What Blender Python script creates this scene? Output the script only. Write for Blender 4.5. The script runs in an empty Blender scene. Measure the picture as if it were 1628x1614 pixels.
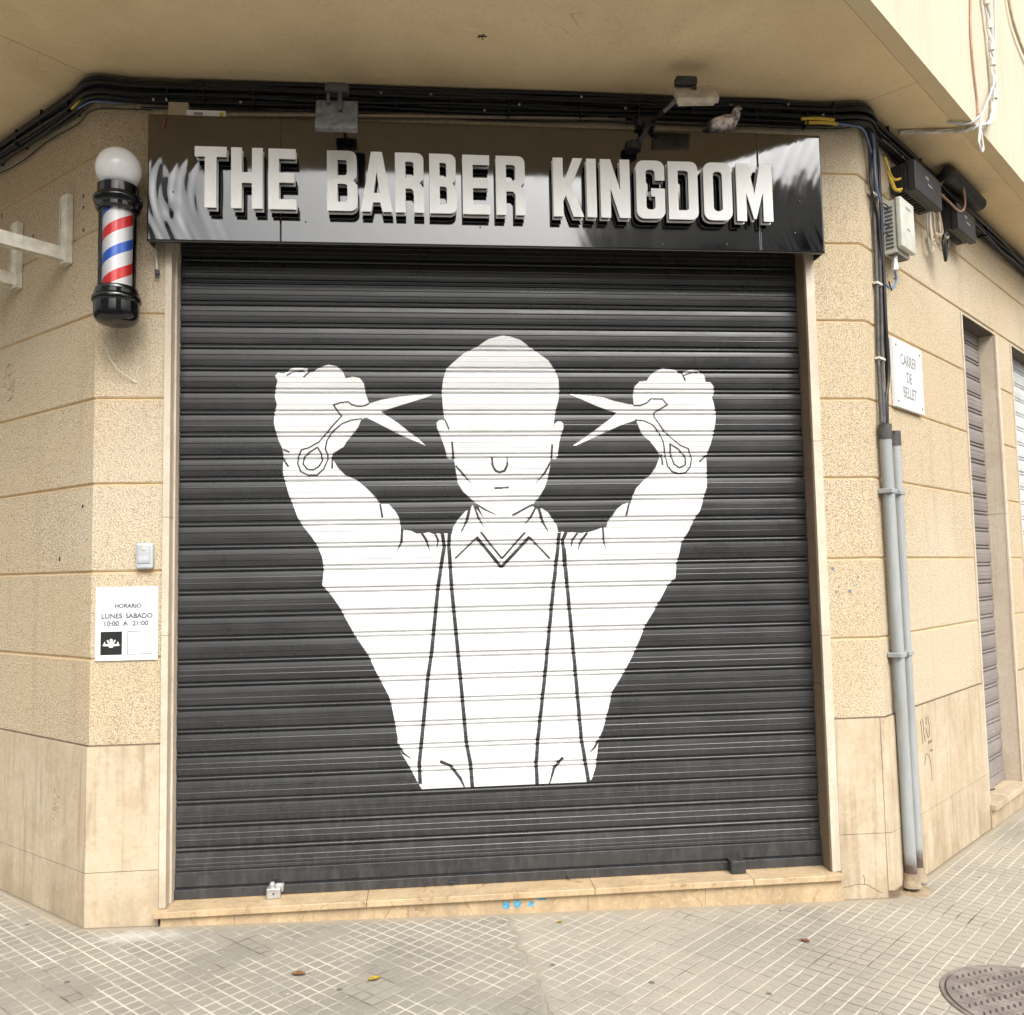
import bpy, bmesh, math, random
from math import sin, cos, pi, radians
from mathutils import Vector, Matrix, noise
random.seed(11)
SC = bpy.context.scene
COL = SC.collection

# ------------------------------------------------------------------ camera
F_PX, PW, PH = 1407.04, 1628.0, 1614.0
YAW, PIT, ROL = 0.100461, 0.0747385, -0.0191407
CAM = Vector((0.0588479, -4.2113868, 1.55))
cd = bpy.data.cameras.new('camera'); cam = bpy.data.objects.new('camera', cd); COL.objects.link(cam)
cd.sensor_fit = 'HORIZONTAL'; cd.sensor_width = 36.0; cd.lens = 36.0 * F_PX / PW
cd.clip_end = 2000; cd.clip_start = 0.05
fw = Vector((sin(YAW)*cos(PIT), cos(YAW)*cos(PIT), sin(PIT))); rt = Vector((cos(YAW), -sin(YAW), 0)); up = rt.cross(fw)
r2 = cos(ROL)*rt + sin(ROL)*up; u2 = -sin(ROL)*rt + cos(ROL)*up
M = Matrix(((r2.x, u2.x, -fw.x), (r2.y, u2.y, -fw.y), (r2.z, u2.z, -fw.z))).to_4x4()
M.translation = CAM
cam.matrix_world = M
SC.camera = cam
SC.render.resolution_x = 1024; SC.render.resolution_y = 1015

# ------------------------------------------------------------------ world + sun
SUN_EL, SUN_AZ = radians(47), radians(163)      # direction TO the sun: azimuth from +Y, clockwise
W = bpy.data.worlds.new('World'); SC.world = W; W.use_nodes = True
wn = W.node_tree.nodes; wl = W.node_tree.links
bg = wn['Background']
sky = wn.new('ShaderNodeTexSky'); sky.sky_type = 'NISHITA'; sky.sun_disc = False
sky.sun_elevation = SUN_EL; sky.sun_rotation = SUN_AZ
sky.air_density = 1.2; sky.dust_density = 9.0; sky.ozone_density = 1.0
hs = wn.new('ShaderNodeHueSaturation'); hs.inputs['Saturation'].default_value = 0.14
wl.new(sky.outputs[0], hs.inputs['Color']); wl.new(hs.outputs[0], bg.inputs['Color'])
bg.inputs['Strength'].default_value = 0.15
sl = bpy.data.lights.new('sun', 'SUN'); sl.energy = 0.6; sl.angle = radians(45); sl.color = (1.0, 0.965, 0.92)
so = bpy.data.objects.new('sun', sl); COL.objects.link(so)
sd = Vector((sin(SUN_AZ)*cos(SUN_EL), cos(SUN_AZ)*cos(SUN_EL), sin(SUN_EL)))
so.rotation_euler = sd.to_track_quat('Z', 'Y').to_euler()
so.location = sd * 30
SC.view_settings.view_transform = 'Standard'; SC.view_settings.look = 'None'
SC.view_settings.gamma = 1.0; SC.view_settings.exposure = 0.84
try: SC.cycles.max_bounces = 10
except Exception: pass

# ------------------------------------------------------------------ geometry of the corner
AL, AR, XL, XR = 0.747768, 0.720106, -1.4467, 2.3033
nC = Vector((0, -1, 0)); dC = Vector((1, 0, 0))
dL = Vector((-cos(AL), sin(AL), 0)); nL = Vector((-sin(AL), -cos(AL), 0))
dR = Vector((cos(AR), sin(AR), 0)); nR = Vector((sin(AR), -cos(AR), 0))
PL, PR = Vector((XL, 0, 0)), Vector((XR, 0, 0))
mL = (nL + nC) / (1 + nL.dot(nC)); mR = (nR + nC) / (1 + nR.dot(nC))
def WP(t, z, off=0.0):
    """point on the street wall; t runs left wall -> chamfer -> right wall, mitred at both corners"""
    if abs(t - XL) < 1e-6: p = PL + mL*off
    elif abs(t - XR) < 1e-6: p = PR + mR*off
    elif t < XL: p = PL + dL*(XL - t) + nL*off
    elif t > XR: p = PR + dR*(t - XR) + nR*off
    else: p = Vector((t, 0, 0)) + nC*off
    return Vector((p.x, p.y, z))
def LW(s, z, off=0.0): return WP(XL - max(s, 0) if s > 0 else XL, z, off)
def RW(s, z, off=0.0): return WP(XR + s, z, off)

# ------------------------------------------------------------------ helpers
class MB:
    def __init__(s): s.v = []; s.f = []; s.m = []; s.sm = []
    def poly(s, pts, mi=0, sm=False):
        b = len(s.v); s.v += [tuple(p) for p in pts]; s.f.append(tuple(range(b, b+len(pts)))); s.m.append(mi); s.sm.append(sm)
    def add(s, vs, fs, mi=0, sm=False):
        b = len(s.v); s.v += [tuple(p) for p in vs]
        for f in fs: s.f.append(tuple(b+i for i in f)); s.m.append(mi); s.sm.append(sm)
    def frame_box(s, o, ax, ay, az, x0, x1, y0, y1, z0, z1, mi=0, bev=0.0):
        """box in a frame o,ax,ay,az ; optional chamfered edges"""
        P = lambda x, y, z: o + ax*x + ay*y + az*z
        if bev <= 0:
            vs = [P(x, y, z) for z in (z0, z1) for y in (y0, y1) for x in (x0, x1)]
            s.add(vs, [(0,2,3,1),(4,5,7,6),(0,1,5,4),(2,6,7,3),(0,4,6,2),(1,3,7,5)], mi)
            return
        bm = bmesh.new(); bmesh.ops.create_cube(bm, size=1)
        for v in bm.verts:
            v.co = Vector(((x0+x1)/2+v.co.x*(x1-x0), (y0+y1)/2+v.co.y*(y1-y0), (z0+z1)/2+v.co.z*(z1-z0)))
        bmesh.ops.bevel(bm, geom=bm.edges[:], offset=bev, segments=2 if bev < 0.0055 else 4, affect='EDGES', profile=0.5)
        bm.verts.index_update()
        s.add([P(*v.co) for v in bm.verts], [tuple(v.index for v in f.verts) for f in bm.faces], mi, bev >= 0.0055)
        bm.free()
    def box(s, x0, x1, y0, y1, z0, z1, mi=0, bev=0.0):
        s.frame_box(Vector((0,0,0)), Vector((1,0,0)), Vector((0,1,0)), Vector((0,0,1)), x0, x1, y0, y1, z0, z1, mi, bev)
    def tube(s, pts, r, n=8, mi=0, cap=True):
        pts = [Vector(p) for p in pts]; N = len(pts); rr = r if isinstance(r, (list, tuple)) else [r]*N
        vs = []; prev = None
        for i, p in enumerate(pts):
            t = (pts[min(i+1, N-1)] - pts[max(i-1, 0)]).normalized()
            if prev is None:
                a = t.cross(Vector((0,0,1)))
                if a.length < 0.1: a = t.cross(Vector((1,0,0)))
                a.normalize()
            else:
                a = (prev - t*prev.dot(t)).normalized()
            prev = a; b = t.cross(a)
            for k in range(n):
                q = 2*pi*k/n; vs.append(p + (a*cos(q) + b*sin(q))*rr[i])
        fs = [(i*n+k, i*n+(k+1) % n, (i+1)*n+(k+1) % n, (i+1)*n+k) for i in range(N-1) for k in range(n)]
        s.add(vs, fs, mi, True)
        if cap:
            s.poly([vs[k] for k in range(n)][::-1], mi); s.poly([vs[(N-1)*n+k] for k in range(n)], mi)
    def lathe(s, prof, c, n=40, mi=0, close=False):
        vs = []; c = Vector(c)
        for r, z in prof:
            for k in range(n):
                a = 2*pi*k/n; vs.append(c + Vector((cos(a)*r, sin(a)*r, z)))
        m = len(prof)
        fs = [(i*n+k, i*n+(k+1) % n, (i+1)*n+(k+1) % n, (i+1)*n+k) for i in range(m-1) for k in range(n)]
        s.add(vs, fs, mi, True)
    def build(s, name, mats, parent=None, sharp=35):
        me = bpy.data.meshes.new(name); me.from_pydata(s.v, [], s.f)
        if not isinstance(mats, (list, tuple)): mats = [mats]
        for m in mats: me.materials.append(m)
        me.polygons.foreach_set('material_index', s.m); me.polygons.foreach_set('use_smooth', s.sm)
        bm = bmesh.new(); bm.from_mesh(me); bmesh.ops.remove_doubles(bm, verts=bm.verts, dist=1e-5)
        bmesh.ops.recalc_face_normals(bm, faces=bm.faces) if len(bm.faces) < 60000 else None
        bm.to_mesh(me); bm.free()
        if any(s.sm):
            try: me.set_sharp_from_angle(angle=radians(sharp))
            except Exception: pass
        o = bpy.data.objects.new(name, me); COL.objects.link(o)
        if parent: o.parent = parent; o.matrix_parent_inverse = parent_inv(parent)
        return o
def build_each(mb, name, mats, parent=None):
    '''one object per loose piece'''
    par = list(range(len(mb.v)))
    def find(a):
        while par[a] != a: par[a] = par[par[a]]; a = par[a]
        return a
    for f in mb.f:
        for q in f[1:]: par[find(q)] = find(f[0])
    groups = {}
    for i, f in enumerate(mb.f): groups.setdefault(find(f[0]), []).append(i)
    out = []
    for fs in groups.values():
        nb = MB(); mp = {}
        for i in fs:
            for q in mb.f[i]:
                if q not in mp: mp[q] = len(nb.v); nb.v.append(mb.v[q])
            nb.f.append(tuple(mp[q] for q in mb.f[i])); nb.m.append(mb.m[i]); nb.sm.append(mb.sm[i])
        out.append(nb.build(name, mats, parent))
    return out
def parent_inv(p):
    # parents carry only a location
    m = Matrix.Translation(wloc(p)); return m.inverted()
def wloc(p):
    l = Vector(p.location)
    return l if p.type == 'EMPTY' else Vector((0, 0, 0))
def thing(name, label, cat, loc=(0, 0, 0), group=None):
    o = bpy.data.objects.new(name, None); COL.objects.link(o); o.location = loc; o.empty_display_size = 0.05
    o['label'] = label; o['category'] = cat
    if group: o['group'] = group
    return o
def tag(o, label, cat, group=None):
    o['label'] = label; o['category'] = cat
    if group: o['group'] = group
    return o
def smooth_path(pts, n=6):
    pts = [Vector(p) for p in pts]; out = []
    for i in range(len(pts)-1):
        p0 = pts[max(i-1, 0)]; p1 = pts[i]; p2 = pts[i+1]; p3 = pts[min(i+2, len(pts)-1)]
        for k in range(n):
            t = k/n
            out.append(0.5*((2*p1) + (p2-p0)*t + (2*p0-5*p1+4*p2-p3)*t*t + (3*p1-p0-3*p2+p3)*t*t*t))
    out.append(pts[-1]); return out

# ------------------------------------------------------------------ materials
class NT:
    def __init__(s, name):
        s.m = bpy.data.materials.new(name); s.m.use_nodes = True; s.t = s.m.node_tree; s.n = s.t.nodes; s.l = s.t.links
        s.b = s.n['Principled BSDF']; s.b.inputs['Specular IOR Level'].default_value = 0.4
    def N(s, typ, **kw):
        nd = s.n.new(typ)
        for k, v in kw.items():
            if k.startswith('i_'):
                key = k[2:]; key = int(key) if key.isdigit() else key.replace('_', ' ')
                s.set(nd.inputs[key], v)
            else: setattr(nd, k, v)
        return nd
    def set(s, inp, v):
        if isinstance(v, bpy.types.NodeSocket): s.l.new(v, inp)
        else: inp.default_value = v
    def pos(s): return s.N('ShaderNodeNewGeometry').outputs['Position']
    def mapping(s, vec, scale=(1,1,1), rot=(0,0,0), loc=(0,0,0)):
        nd = s.N('ShaderNodeMapping'); s.l.new(vec, nd.inputs[0])
        nd.inputs['Scale'].default_value = scale; nd.inputs['Rotation'].default_value = rot; nd.inputs['Location'].default_value = loc
        return nd.outputs[0]
    def noise(s, vec, scale, detail=4, rough=0.55, dist=0.0, out='Fac'):
        nd = s.N('ShaderNodeTexNoise'); s.l.new(vec, nd.inputs['Vector'])
        nd.inputs['Scale'].default_value = scale; nd.inputs['Detail'].default_value = detail
        nd.inputs['Roughness'].default_value = rough; nd.inputs['Distortion'].default_value = dist
        return nd.outputs[out]
    def voro(s, vec, scale, feature='F1', out='Distance', rnd=1.0):
        nd = s.N('ShaderNodeTexVoronoi', feature=feature); s.l.new(vec, nd.inputs['Vector'])
        nd.inputs['Scale'].default_value = scale; nd.inputs['Randomness'].default_value = rnd
        return nd.outputs[out]
    def math(s, op, a, b=0.0, c=0.0, clamp=False):
        nd = s.N('ShaderNodeMath', operation=op, use_clamp=clamp)
        for i, x in enumerate((a, b, c)):
            s.set(nd.inputs[i], x)
        return nd.outputs[0]
    def ramp(s, fac, a, b, c0=0.0, c1=1.0):
        nd = s.N('ShaderNodeMapRange', clamp=True); s.set(nd.inputs[0], fac)
        for i, x in zip((1, 2, 3, 4), (a, b, c0, c1)): nd.inputs[i].default_value = x
        return nd.outputs[0]
    def mix(s, fac, a, b, mode='MIX'):
        nd = s.N('ShaderNodeMix', data_type='RGBA', blend_type=mode)
        s.set(nd.inputs[0], fac)
        for i, x in ((6, a), (7, b)):
            if isinstance(x, tuple): nd.inputs[i].default_value = (*x, 1) if len(x) == 3 else x
            else: s.l.new(x, nd.inputs[i])
        return nd.outputs[2]
    def sep(s, vec):
        nd = s.N('ShaderNodeSeparateXYZ'); s.l.new(vec, nd.inputs[0]); return nd.outputs
    def bump(s, h, strength=0.5, dist=0.01, prev=None):
        nd = s.N('ShaderNodeBump'); s.l.new(h, nd.inputs['Height']); nd.inputs['Strength'].default_value = strength
        nd.inputs['Distance'].default_value = dist
        if prev: s.l.new(prev, nd.inputs['Normal'])
        return nd.outputs[0]
    def out(s, color=None, rough=None, normal=None, metal=None, spec=None):
        b = s.b.inputs
        if color is not None: s.set(b['Base Color'], (*color, 1) if isinstance(color, tuple) and len(color) == 3 else color)
        if rough is not None: s.set(b['Roughness'], rough)
        if normal is not None: s.l.new(normal, b['Normal'])
        if metal is not None: b['Metallic'].default_value = metal
        if spec is not None: b['Specular IOR Level'].default_value = spec
        return s.m
def plain(name, col, rough=0.5, metal=0.0, spec=0.4, var=0.12, scale=18, bump=0.0):
    """a painted / plastic / metal surface with slight uneven wear"""
    t = NT(name); p = t.pos()
    n = t.noise(p, scale, 5, 0.6)
    dark = tuple(c*(1-var*1.6) for c in col); lite = tuple(min(1, c*(1+var)) for c in col)
    c = t.mix(t.ramp(n, 0.32, 0.68), dark, lite)
    nr = t.bump(t.noise(p, scale*9, 3), bump, 0.002) if bump else None
    return t.out(c, t.ramp(n, 0.3, 0.7, rough*0.85, min(1, rough*1.15)), nr, metal, spec)

def m_stucco(name, tint=(1, 1, 1)):
    t = NT(name); p = t.pos()
    v = t.voro(p, 150.0, 'F1', 'Distance'); n1 = t.noise(p, 150, 3, 0.75); n2 = t.noise(p, 2.2, 5, 0.6); n3 = t.noise(p, 0.9, 3, 0.5)
    grain = t.math('ADD', t.math('MULTIPLY', v, 0.55), t.math('MULTIPLY', n1, 0.75))
    T = lambda c: tuple(a*b for a, b in zip(c, tint))
    base = t.mix(t.ramp(grain, 0.42, 0.86), T((0.70, 0.595, 0.435)), T((0.31, 0.235, 0.145)))
    base = t.mix(t.math('MULTIPLY', t.ramp(t.noise(p, 150, 2, 0.6), 0.60, 0.72), 0.65), base, T((0.27, 0.19, 0.10)))
    base = t.mix(t.math('MULTIPLY', t.ramp(n2, 0.45, 0.75), 0.40), base, T((0.54, 0.41, 0.24)))
    zq = t.sep(p)[2]; wnz = t.N('ShaderNodeTexWhiteNoise', noise_dimensions='1D'); t.l.new(t.math('FLOOR', t.math('DIVIDE', t.math('SUBTRACT', zq, 0.02), 0.3985)), wnz.inputs['W'])
    base = t.mix(t.math('MULTIPLY', wnz.outputs['Value'], 0.30), base, T((0.50, 0.40, 0.26)))
    patch = t.noise(p, 0.7, 2, 0.4); base = t.mix(t.ramp(patch, 0.5, 0.62, 0.0, 0.28), base, T((0.62, 0.55, 0.44)))
    pit = t.noise(p, 60, 2, 0.8); base = t.mix(t.ramp(pit, 0.68, 0.74, 0.0, 0.55), base, T((0.20, 0.145, 0.085)))
    # rain-washed grime streaks
    st = t.noise(t.mapping(p, (7, 7, 0.7)), 1.0, 5, 0.65)
    base = t.mix(t.math('MULTIPLY', t.ramp(st, 0.56, 0.78), 0.38), base, T((0.30, 0.24, 0.16)))
    # sparse dark drill holes / chips
    h = t.voro(p, 4.2, 'F1', 'Distance'); base = t.mix(t.ramp(h, 0.016, 0.022, 0.85, 0.0), base, (0.06, 0.045, 0.03))
    nr = t.bump(t.math('MULTIPLY', grain, -1.0), 0.75, 0.006)
    return t.out(base, 0.92, nr, 0, 0.2)
def m_smooth(name, c1, c2, sc=3.0, rough=0.85, fine=60, grime=0.25, streak=0.0, crack=0.0):
    t = NT(name); p = t.pos()
    n = t.noise(p, sc, 6, 0.62); f = t.noise(p, fine, 4, 0.6)
    c = t.mix(t.ramp(n, 0.35, 0.68), c1, c2)
    c = t.mix(t.math('MULTIPLY', t.ramp(f, 0.5, 0.8), grime), c, tuple(x*0.6 for x in c2))
    if streak:
        st = t.noise(t.mapping(p, (11, 11, 0.5)), 1.0, 6, 0.65); c = t.mix(t.ramp(st, 0.50, 0.78, 0.0, streak), c, tuple(x*0.6 for x in c2))
    if crack:
        bl = t.noise(p, 0.9, 6, 0.7, 0.5); c = t.mix(t.ramp(bl, 0.52, 0.70, 0.0, crack), c, tuple(x*0.68 for x in c2))
        lt = t.noise(t.mapping(p, (5, 16, 5), (0, 0, 0.5)), 1.0, 6, 0.75, 0.6); c = t.mix(t.ramp(lt, 0.64, 0.72, 0.0, crack), c, tuple(min(1, x*1.3) for x in c1))
        h = t.noise(p, 1.7, 3, 0.5, 0.7); hv = t.math('ABSOLUTE', t.math('SUBTRACT', h, 0.5)); c = t.mix(t.math('MULTIPLY', t.ramp(hv, 0.0, 0.0016, 0.6, 0.0), t.ramp(bl, 0.5, 0.6)), c, tuple(x*0.4 for x in c2))
    return t.out(c, rough, t.bump(f, 0.25, 0.003), 0, 0.25)
def m_stone(name, a, b, streak=0.5, rough=0.45, vein=0.0):
    t = NT(name); p = t.pos()
    s = t.noise(t.mapping(p, (26, 26, 1.6)), 1.0, 6, 0.62, 0.4)
    n = t.noise(p, 3.2, 6, 0.65, 0.6); f = t.noise(p, 46, 4, 0.7)
    c = t.mix(t.ramp(n, 0.30, 0.72), a, b)
    c = t.mix(t.math('MULTIPLY', t.ramp(s, 0.50, 0.75), streak), c, tuple(x*0.62 for x in b))
    c = t.mix(t.math('MULTIPLY', t.ramp(f, 0.50, 0.72), 0.38), c, tuple(x*0.7 for x in b))
    m2 = t.noise(p, 11, 6, 0.75, 1.0); c = t.mix(t.math('MULTIPLY', t.ramp(m2, 0.52, 0.72), 0.40), c, tuple(min(1, x*1.18) for x in a))
    # splash dirt rising from the pavement
    z = t.sep(p)[2]
    d = t.math('MULTIPLY', t.ramp(z, 0.0, 0.34, 1.0, 0.0), t.ramp(t.noise(t.mapping(p, (9, 9, 3)), 1.0, 6, 0.65), 0.36, 0.66))
    c = t.mix(t.math('MULTIPLY', d, 0.62), c, (0.235, 0.18, 0.115))
    sp = t.ramp(t.voro(p, 13, 'F1', 'Distance'), 0.03, 0.05, 0.5, 0.0); c = t.mix(sp, c, tuple(x*0.5 for x in b))
    if vein:
        w = t.noise(p, 4.5, 3, 0.5, 0.9); vv = t.math('ABSOLUTE', t.math('SUBTRACT', w, 0.5))
        c = t.mix(t.ramp(vv, 0.0, 0.0075, vein, 0.0), c, (0.27, 0.145, 0.06))
        w = t.noise(p, 38, 5, 0.7); c = t.mix(t.ramp(w, 0.55, 0.68, 0.0, 0.45), c, (0.66, 0.53, 0.36))
    return t.out(c, t.ramp(n, 0.3, 0.7, rough, rough+0.25), t.bump(f, 0.12, 0.002), 0, 0.35)

MAT = {}
MAT['stucco'] = m_stucco('pebble_dash')
MAT['groove'] = m_smooth('groove_render', (0.60, 0.465, 0.29), (0.52, 0.385, 0.225), 8, 0.9, 90)
MAT['plinth'] = m_stone('plinth_stone', (0.555, 0.470, 0.345), (0.41, 0.315, 0.205), 0.75)
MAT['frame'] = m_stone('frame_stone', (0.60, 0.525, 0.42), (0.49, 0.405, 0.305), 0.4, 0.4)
MAT['marble'] = m_stone('threshold_marble', (0.56, 0.425, 0.265), (0.46, 0.33, 0.185), 0.15, 0.3, 0.8)
MAT['backing'] = m_smooth('joint_mortar', (0.20, 0.15, 0.10), (0.14, 0.10, 0.07), 20)
MAT['soffit'] = m_smooth('soffit_render', (0.80, 0.64, 0.405), (0.68, 0.53, 0.32), 1.1, 0.9, 45, 0.26, 0.0, 0.35)
MAT['fascia'] = m_smooth('fascia_render', (0.66, 0.55, 0.36), (0.60, 0.49, 0.31), 1.6, 0.9, 60, 0.12)
MAT['upper'] = m_smooth('upper_render', (0.60, 0.535, 0.405), (0.54, 0.475, 0.355), 1.3, 0.9, 60, 0.10, 0.35)

MAT['lintel'] = m_smooth('lintel_stone_shaded', (0.11, 0.095, 0.08), (0.08, 0.07, 0.06), 6)  # shade under the side lintels, put into a dark base colour
def m_shutter(name, col, lite, rough=0.42):
    t = NT(name); p = t.pos()
    s = t.noise(t.mapping(p, (1.6, 1.6, 60)), 1.0, 5, 0.65); n = t.noise(p, 2.5, 6, 0.65)
    c = t.mix(t.ramp(n, 0.35, 0.7), col, tuple(x*1.45 for x in col))
    c = t.mix(t.math('MULTIPLY', t.ramp(s, 0.50, 0.74), 0.55), c, lite)
    # dust gathered low on the shutter, rubbed in streaks
    z = t.sep(p)[2]
    d = t.math('MULTIPLY', t.ramp(z, 0.1, 1.0, 0.85, 0.12), t.ramp(t.noise(t.mapping(p, (30, 30, 9)), 1.0, 5, 0.7), 0.45, 0.75))
    c = t.mix(t.math('MULTIPLY', d, 0.42), c, tuple(min(1, x*2.2+0.015) for x in lite))
    sp = t.ramp(t.voro(p, 9.0), 0.012, 0.02, 0.8, 0.0); c = t.mix(sp, c, (0.35, 0.34, 0.31))
    return t.out(c, t.ramp(n, 0.3, 0.7, rough-0.06, rough+0.14), t.bump(s, 0.10, 0.0015), 0, 0.5)
MAT['shutter'] = m_shutter('shutter_black', (0.023, 0.023, 0.0235), (0.050, 0.050, 0.0505), 0.28)
def m_mural():
    t = NT('mural_white'); p = t.pos()
    n = t.noise(t.mapping(p, (3, 3, 30)), 1.0, 5, 0.6); f = t.noise(p, 3.0, 6, 0.6)
    c = t.mix(t.ramp(n, 0.35, 0.75), (0.72, 0.72, 0.71), (0.62, 0.62, 0.61))
    c = t.mix(t.math('MULTIPLY', t.ramp(f, 0.62, 0.78), 0.35), c, (0.50, 0.50, 0.49))
    return t.out(c, 0.5, t.bump(n, 0.08, 0.001), 0, 0.4)
MAT['mural'] = m_mural()
MAT['mural_line'] = plain('mural_line', (0.035, 0.035, 0.036), 0.5)
MAT['shutter_brown'] = m_shutter('shutter_taupe', (0.17, 0.15, 0.14), (0.23, 0.205, 0.19), 0.5)
MAT['shutter_grey'] = m_shutter('shutter_pale', (0.46, 0.475, 0.46), (0.55, 0.56, 0.55), 0.5)

def m_sign():
    t = NT('gloss_black_panel'); p = t.pos()
    f = t.noise(p, 1.6, 4, 0.55); sm = t.noise(t.mapping(p, (9, 9, 3)), 1.0, 6, 0.7)
    c = t.mix(t.ramp(sm, 0.55, 0.85), (0.0012, 0.0012, 0.0014), (0.005, 0.005, 0.0055))
    nr = t.bump(f, 0.05, 0.02)
    t.b.inputs['IOR'].default_value = 2.05
    return t.out(c, t.ramp(sm, 0.4, 0.8, 0.055, 0.11), nr, 0, 0.5)
MAT['sign'] = m_sign()
MAT['letter_white'] = plain('letter_white', (0.90, 0.90, 0.885), 0.35, 0, 0.4, 0.05, 4)
MAT['letter_black'] = plain('letter_core_black', (0.012, 0.012, 0.013), 0.35)
MAT['black_gloss'] = plain('black_gloss', (0.003, 0.003, 0.0035), 0.08, 0, 0.6, 0.1)
MAT['cable'] = plain('cable_black', (0.014, 0.013, 0.013), 0.45, 0, 0.4, 0.3, 30, 0.1)
MAT['cable_grey'] = plain('cable_grey', (0.085, 0.082, 0.078), 0.55, 0, 0.3, 0.3, 30)
MAT['cable_blue'] = plain('cable_blue', (0.13, 0.21, 0.36), 0.5)
MAT['yellow'] = plain('sleeve_yellow', (0.56, 0.39, 0.05), 0.5, 0, 0.4, 0.15)
MAT['cable_white'] = plain('cable_white', (0.70, 0.66, 0.58), 0.5, 0, 0.4, 0.12)
MAT['cable_copper'] = plain('cable_brown', (0.42, 0.25, 0.16), 0.5)
MAT['beige_pvc'] = plain('beige_pvc', (0.50, 0.41, 0.29), 0.5)
def m_conduit():
    t = NT('conduit_grey'); p = t.pos(); n = t.noise(t.mapping(p, (14, 14, 2.5)), 1.0, 6, 0.65); z = t.sep(p)[2]
    c = t.mix(t.ramp(n, 0.3, 0.7), (0.36, 0.38, 0.38), (0.26, 0.27, 0.265))
    c = t.mix(t.ramp(t.noise(p, 9, 3), 0.72, 0.76, 0, 0.6), c, (0.70, 0.69, 0.65))
    zz = t.math('ADD', z, t.math('MULTIPLY', t.noise(p, 14, 3), 0.22))
    c = t.mix(t.ramp(zz, 0.17, 0.27, 0.95, 0.0), c, (0.085, 0.05, 0.038))
    return t.out(c, 0.5, None, 0, 0.4)
MAT['conduit'] = m_conduit()
MAT['steel'] = plain('galvanised_steel', (0.55, 0.55, 0.54), 0.38, 0.7, 0.5, 0.12, 40)
MAT['bracket'] = plain('bracket_cream', (0.78, 0.75, 0.64), 0.5, 0, 0.4, 0.16, 14, 0.1)
MAT['lamp_grey'] = plain('lamp_grey', (0.16, 0.165, 0.17), 0.5, 0.2, 0.4, 0.3, 26, 0.15)
MAT['lamp_beige'] = plain('lamp_beige', (0.50, 0.44, 0.35), 0.5, 0, 0.4, 0.2, 20)
MAT['lamp_dark'] = plain('lamp_dark', (0.05, 0.052, 0.055), 0.45)
MAT['box_black'] = plain('splice_box_black', (0.030, 0.029, 0.030), 0.5, 0, 0.4, 0.25, 12)
MAT['box_grey'] = plain('junction_grey', (0.55, 0.54, 0.47), 0.5, 0, 0.4, 0.1, 12)
MAT['box_slot'] = plain('slot_dark', (0.10, 0.10, 0.09), 0.7)
MAT['white_plastic'] = plain('white_plastic', (0.74, 0.74, 0.74), 0.4, 0, 0.4, 0.04)
MAT['grey_plastic'] = plain('grey_plastic', (0.46, 0.48, 0.50), 0.4, 0, 0.4, 0.06)
MAT['ink_grey'] = plain('ink_grey', (0.085, 0.095, 0.12), 0.6)
MAT['ink_pale'] = plain('ink_pale', (0.27, 0.27, 0.265), 0.6)
MAT['ink_black'] = plain('ink_black', (0.012, 0.012, 0.012), 0.5)
MAT['graffiti'] = plain('faint_marker', (0.42, 0.34, 0.235), 0.9, 0, 0.1, 0.3, 60)
MAT['graffiti_dark'] = plain('marker_grey', (0.13, 0.115, 0.10), 0.9, 0, 0.1, 0.3, 60)
MAT['blue_paint'] = plain('blue_spray', (0.12, 0.35, 0.50), 0.7, 0, 0.3, 0.3, 90)
MAT['leaf_orange'] = plain('leaf_orange', (0.18, 0.085, 0.03), 0.7, 0, 0.3, 0.4, 70)
MAT['leaf_yellow'] = plain('leaf_yellow', (0.30, 0.20, 0.03), 0.7, 0, 0.3, 0.3, 70)
MAT['leaf_brown'] = plain('leaf_brown', (0.20, 0.075, 0.045), 0.7, 0, 0.3, 0.3, 70)
MAT['opal'] = plain('opal_globe', (0.90, 0.90, 0.91), 0.12, 0, 0.5, 0.02, 3)
MAT['opal'].node_tree.nodes['Principled BSDF'].inputs['Subsurface Weight'].default_value = 0.25
MAT['opal'].node_tree.nodes['Principled BSDF'].inputs['Subsurface Radius'].default_value = (0.05, 0.05, 0.05)
gm = NT('clear_tube')
_f = gm.N('ShaderNodeFresnel'); _f.inputs['IOR'].default_value = 1.45
_t = gm.N('ShaderNodeBsdfTransparent'); _g = gm.N('ShaderNodeBsdfGlossy'); _g.inputs['Roughness'].default_value = 0.04
_t.inputs['Color'].default_value = (0.97, 0.975, 0.975, 1)
_m = gm.N('ShaderNodeMixShader'); gm.l.new(_f.outputs[0], _m.inputs[0]); gm.l.new(_t.outputs[0], _m.inputs[1]); gm.l.new(_g.outputs[0], _m.inputs[2])
gm.l.new(_m.outputs[0], gm.n['Material Output'].inputs[0]); MAT['glass'] = gm.m
def m_stripes(cx, cy):
    t = NT('barber_stripes'); p = t.pos(); x, y, z = t.sep(p)[0:3]
    a = t.math('ARCTAN2', t.math('SUBTRACT', y, cy), t.math('SUBTRACT', x, cx))
    ph = t.math('FRACT', t.math('SUBTRACT', t.math('DIVIDE', t.math('SUBTRACT', z, 2.896), 0.226), t.math('DIVIDE', a, 2*pi)))
    red = t.math('MULTIPLY', t.math('GREATER_THAN', ph, 0.155), t.math('LESS_THAN', ph, 0.380))
    blu = t.math('MULTIPLY', t.math('GREATER_THAN', ph, 0.665), t.math('LESS_THAN', ph, 0.875))
    c = t.mix(red, (0.88, 0.88, 0.87), (0.80, 0.035, 0.03)); c = t.mix(blu, c, (0.03, 0.14, 0.62))
    return t.out(c, 0.35, None, 0, 0.4)

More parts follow.
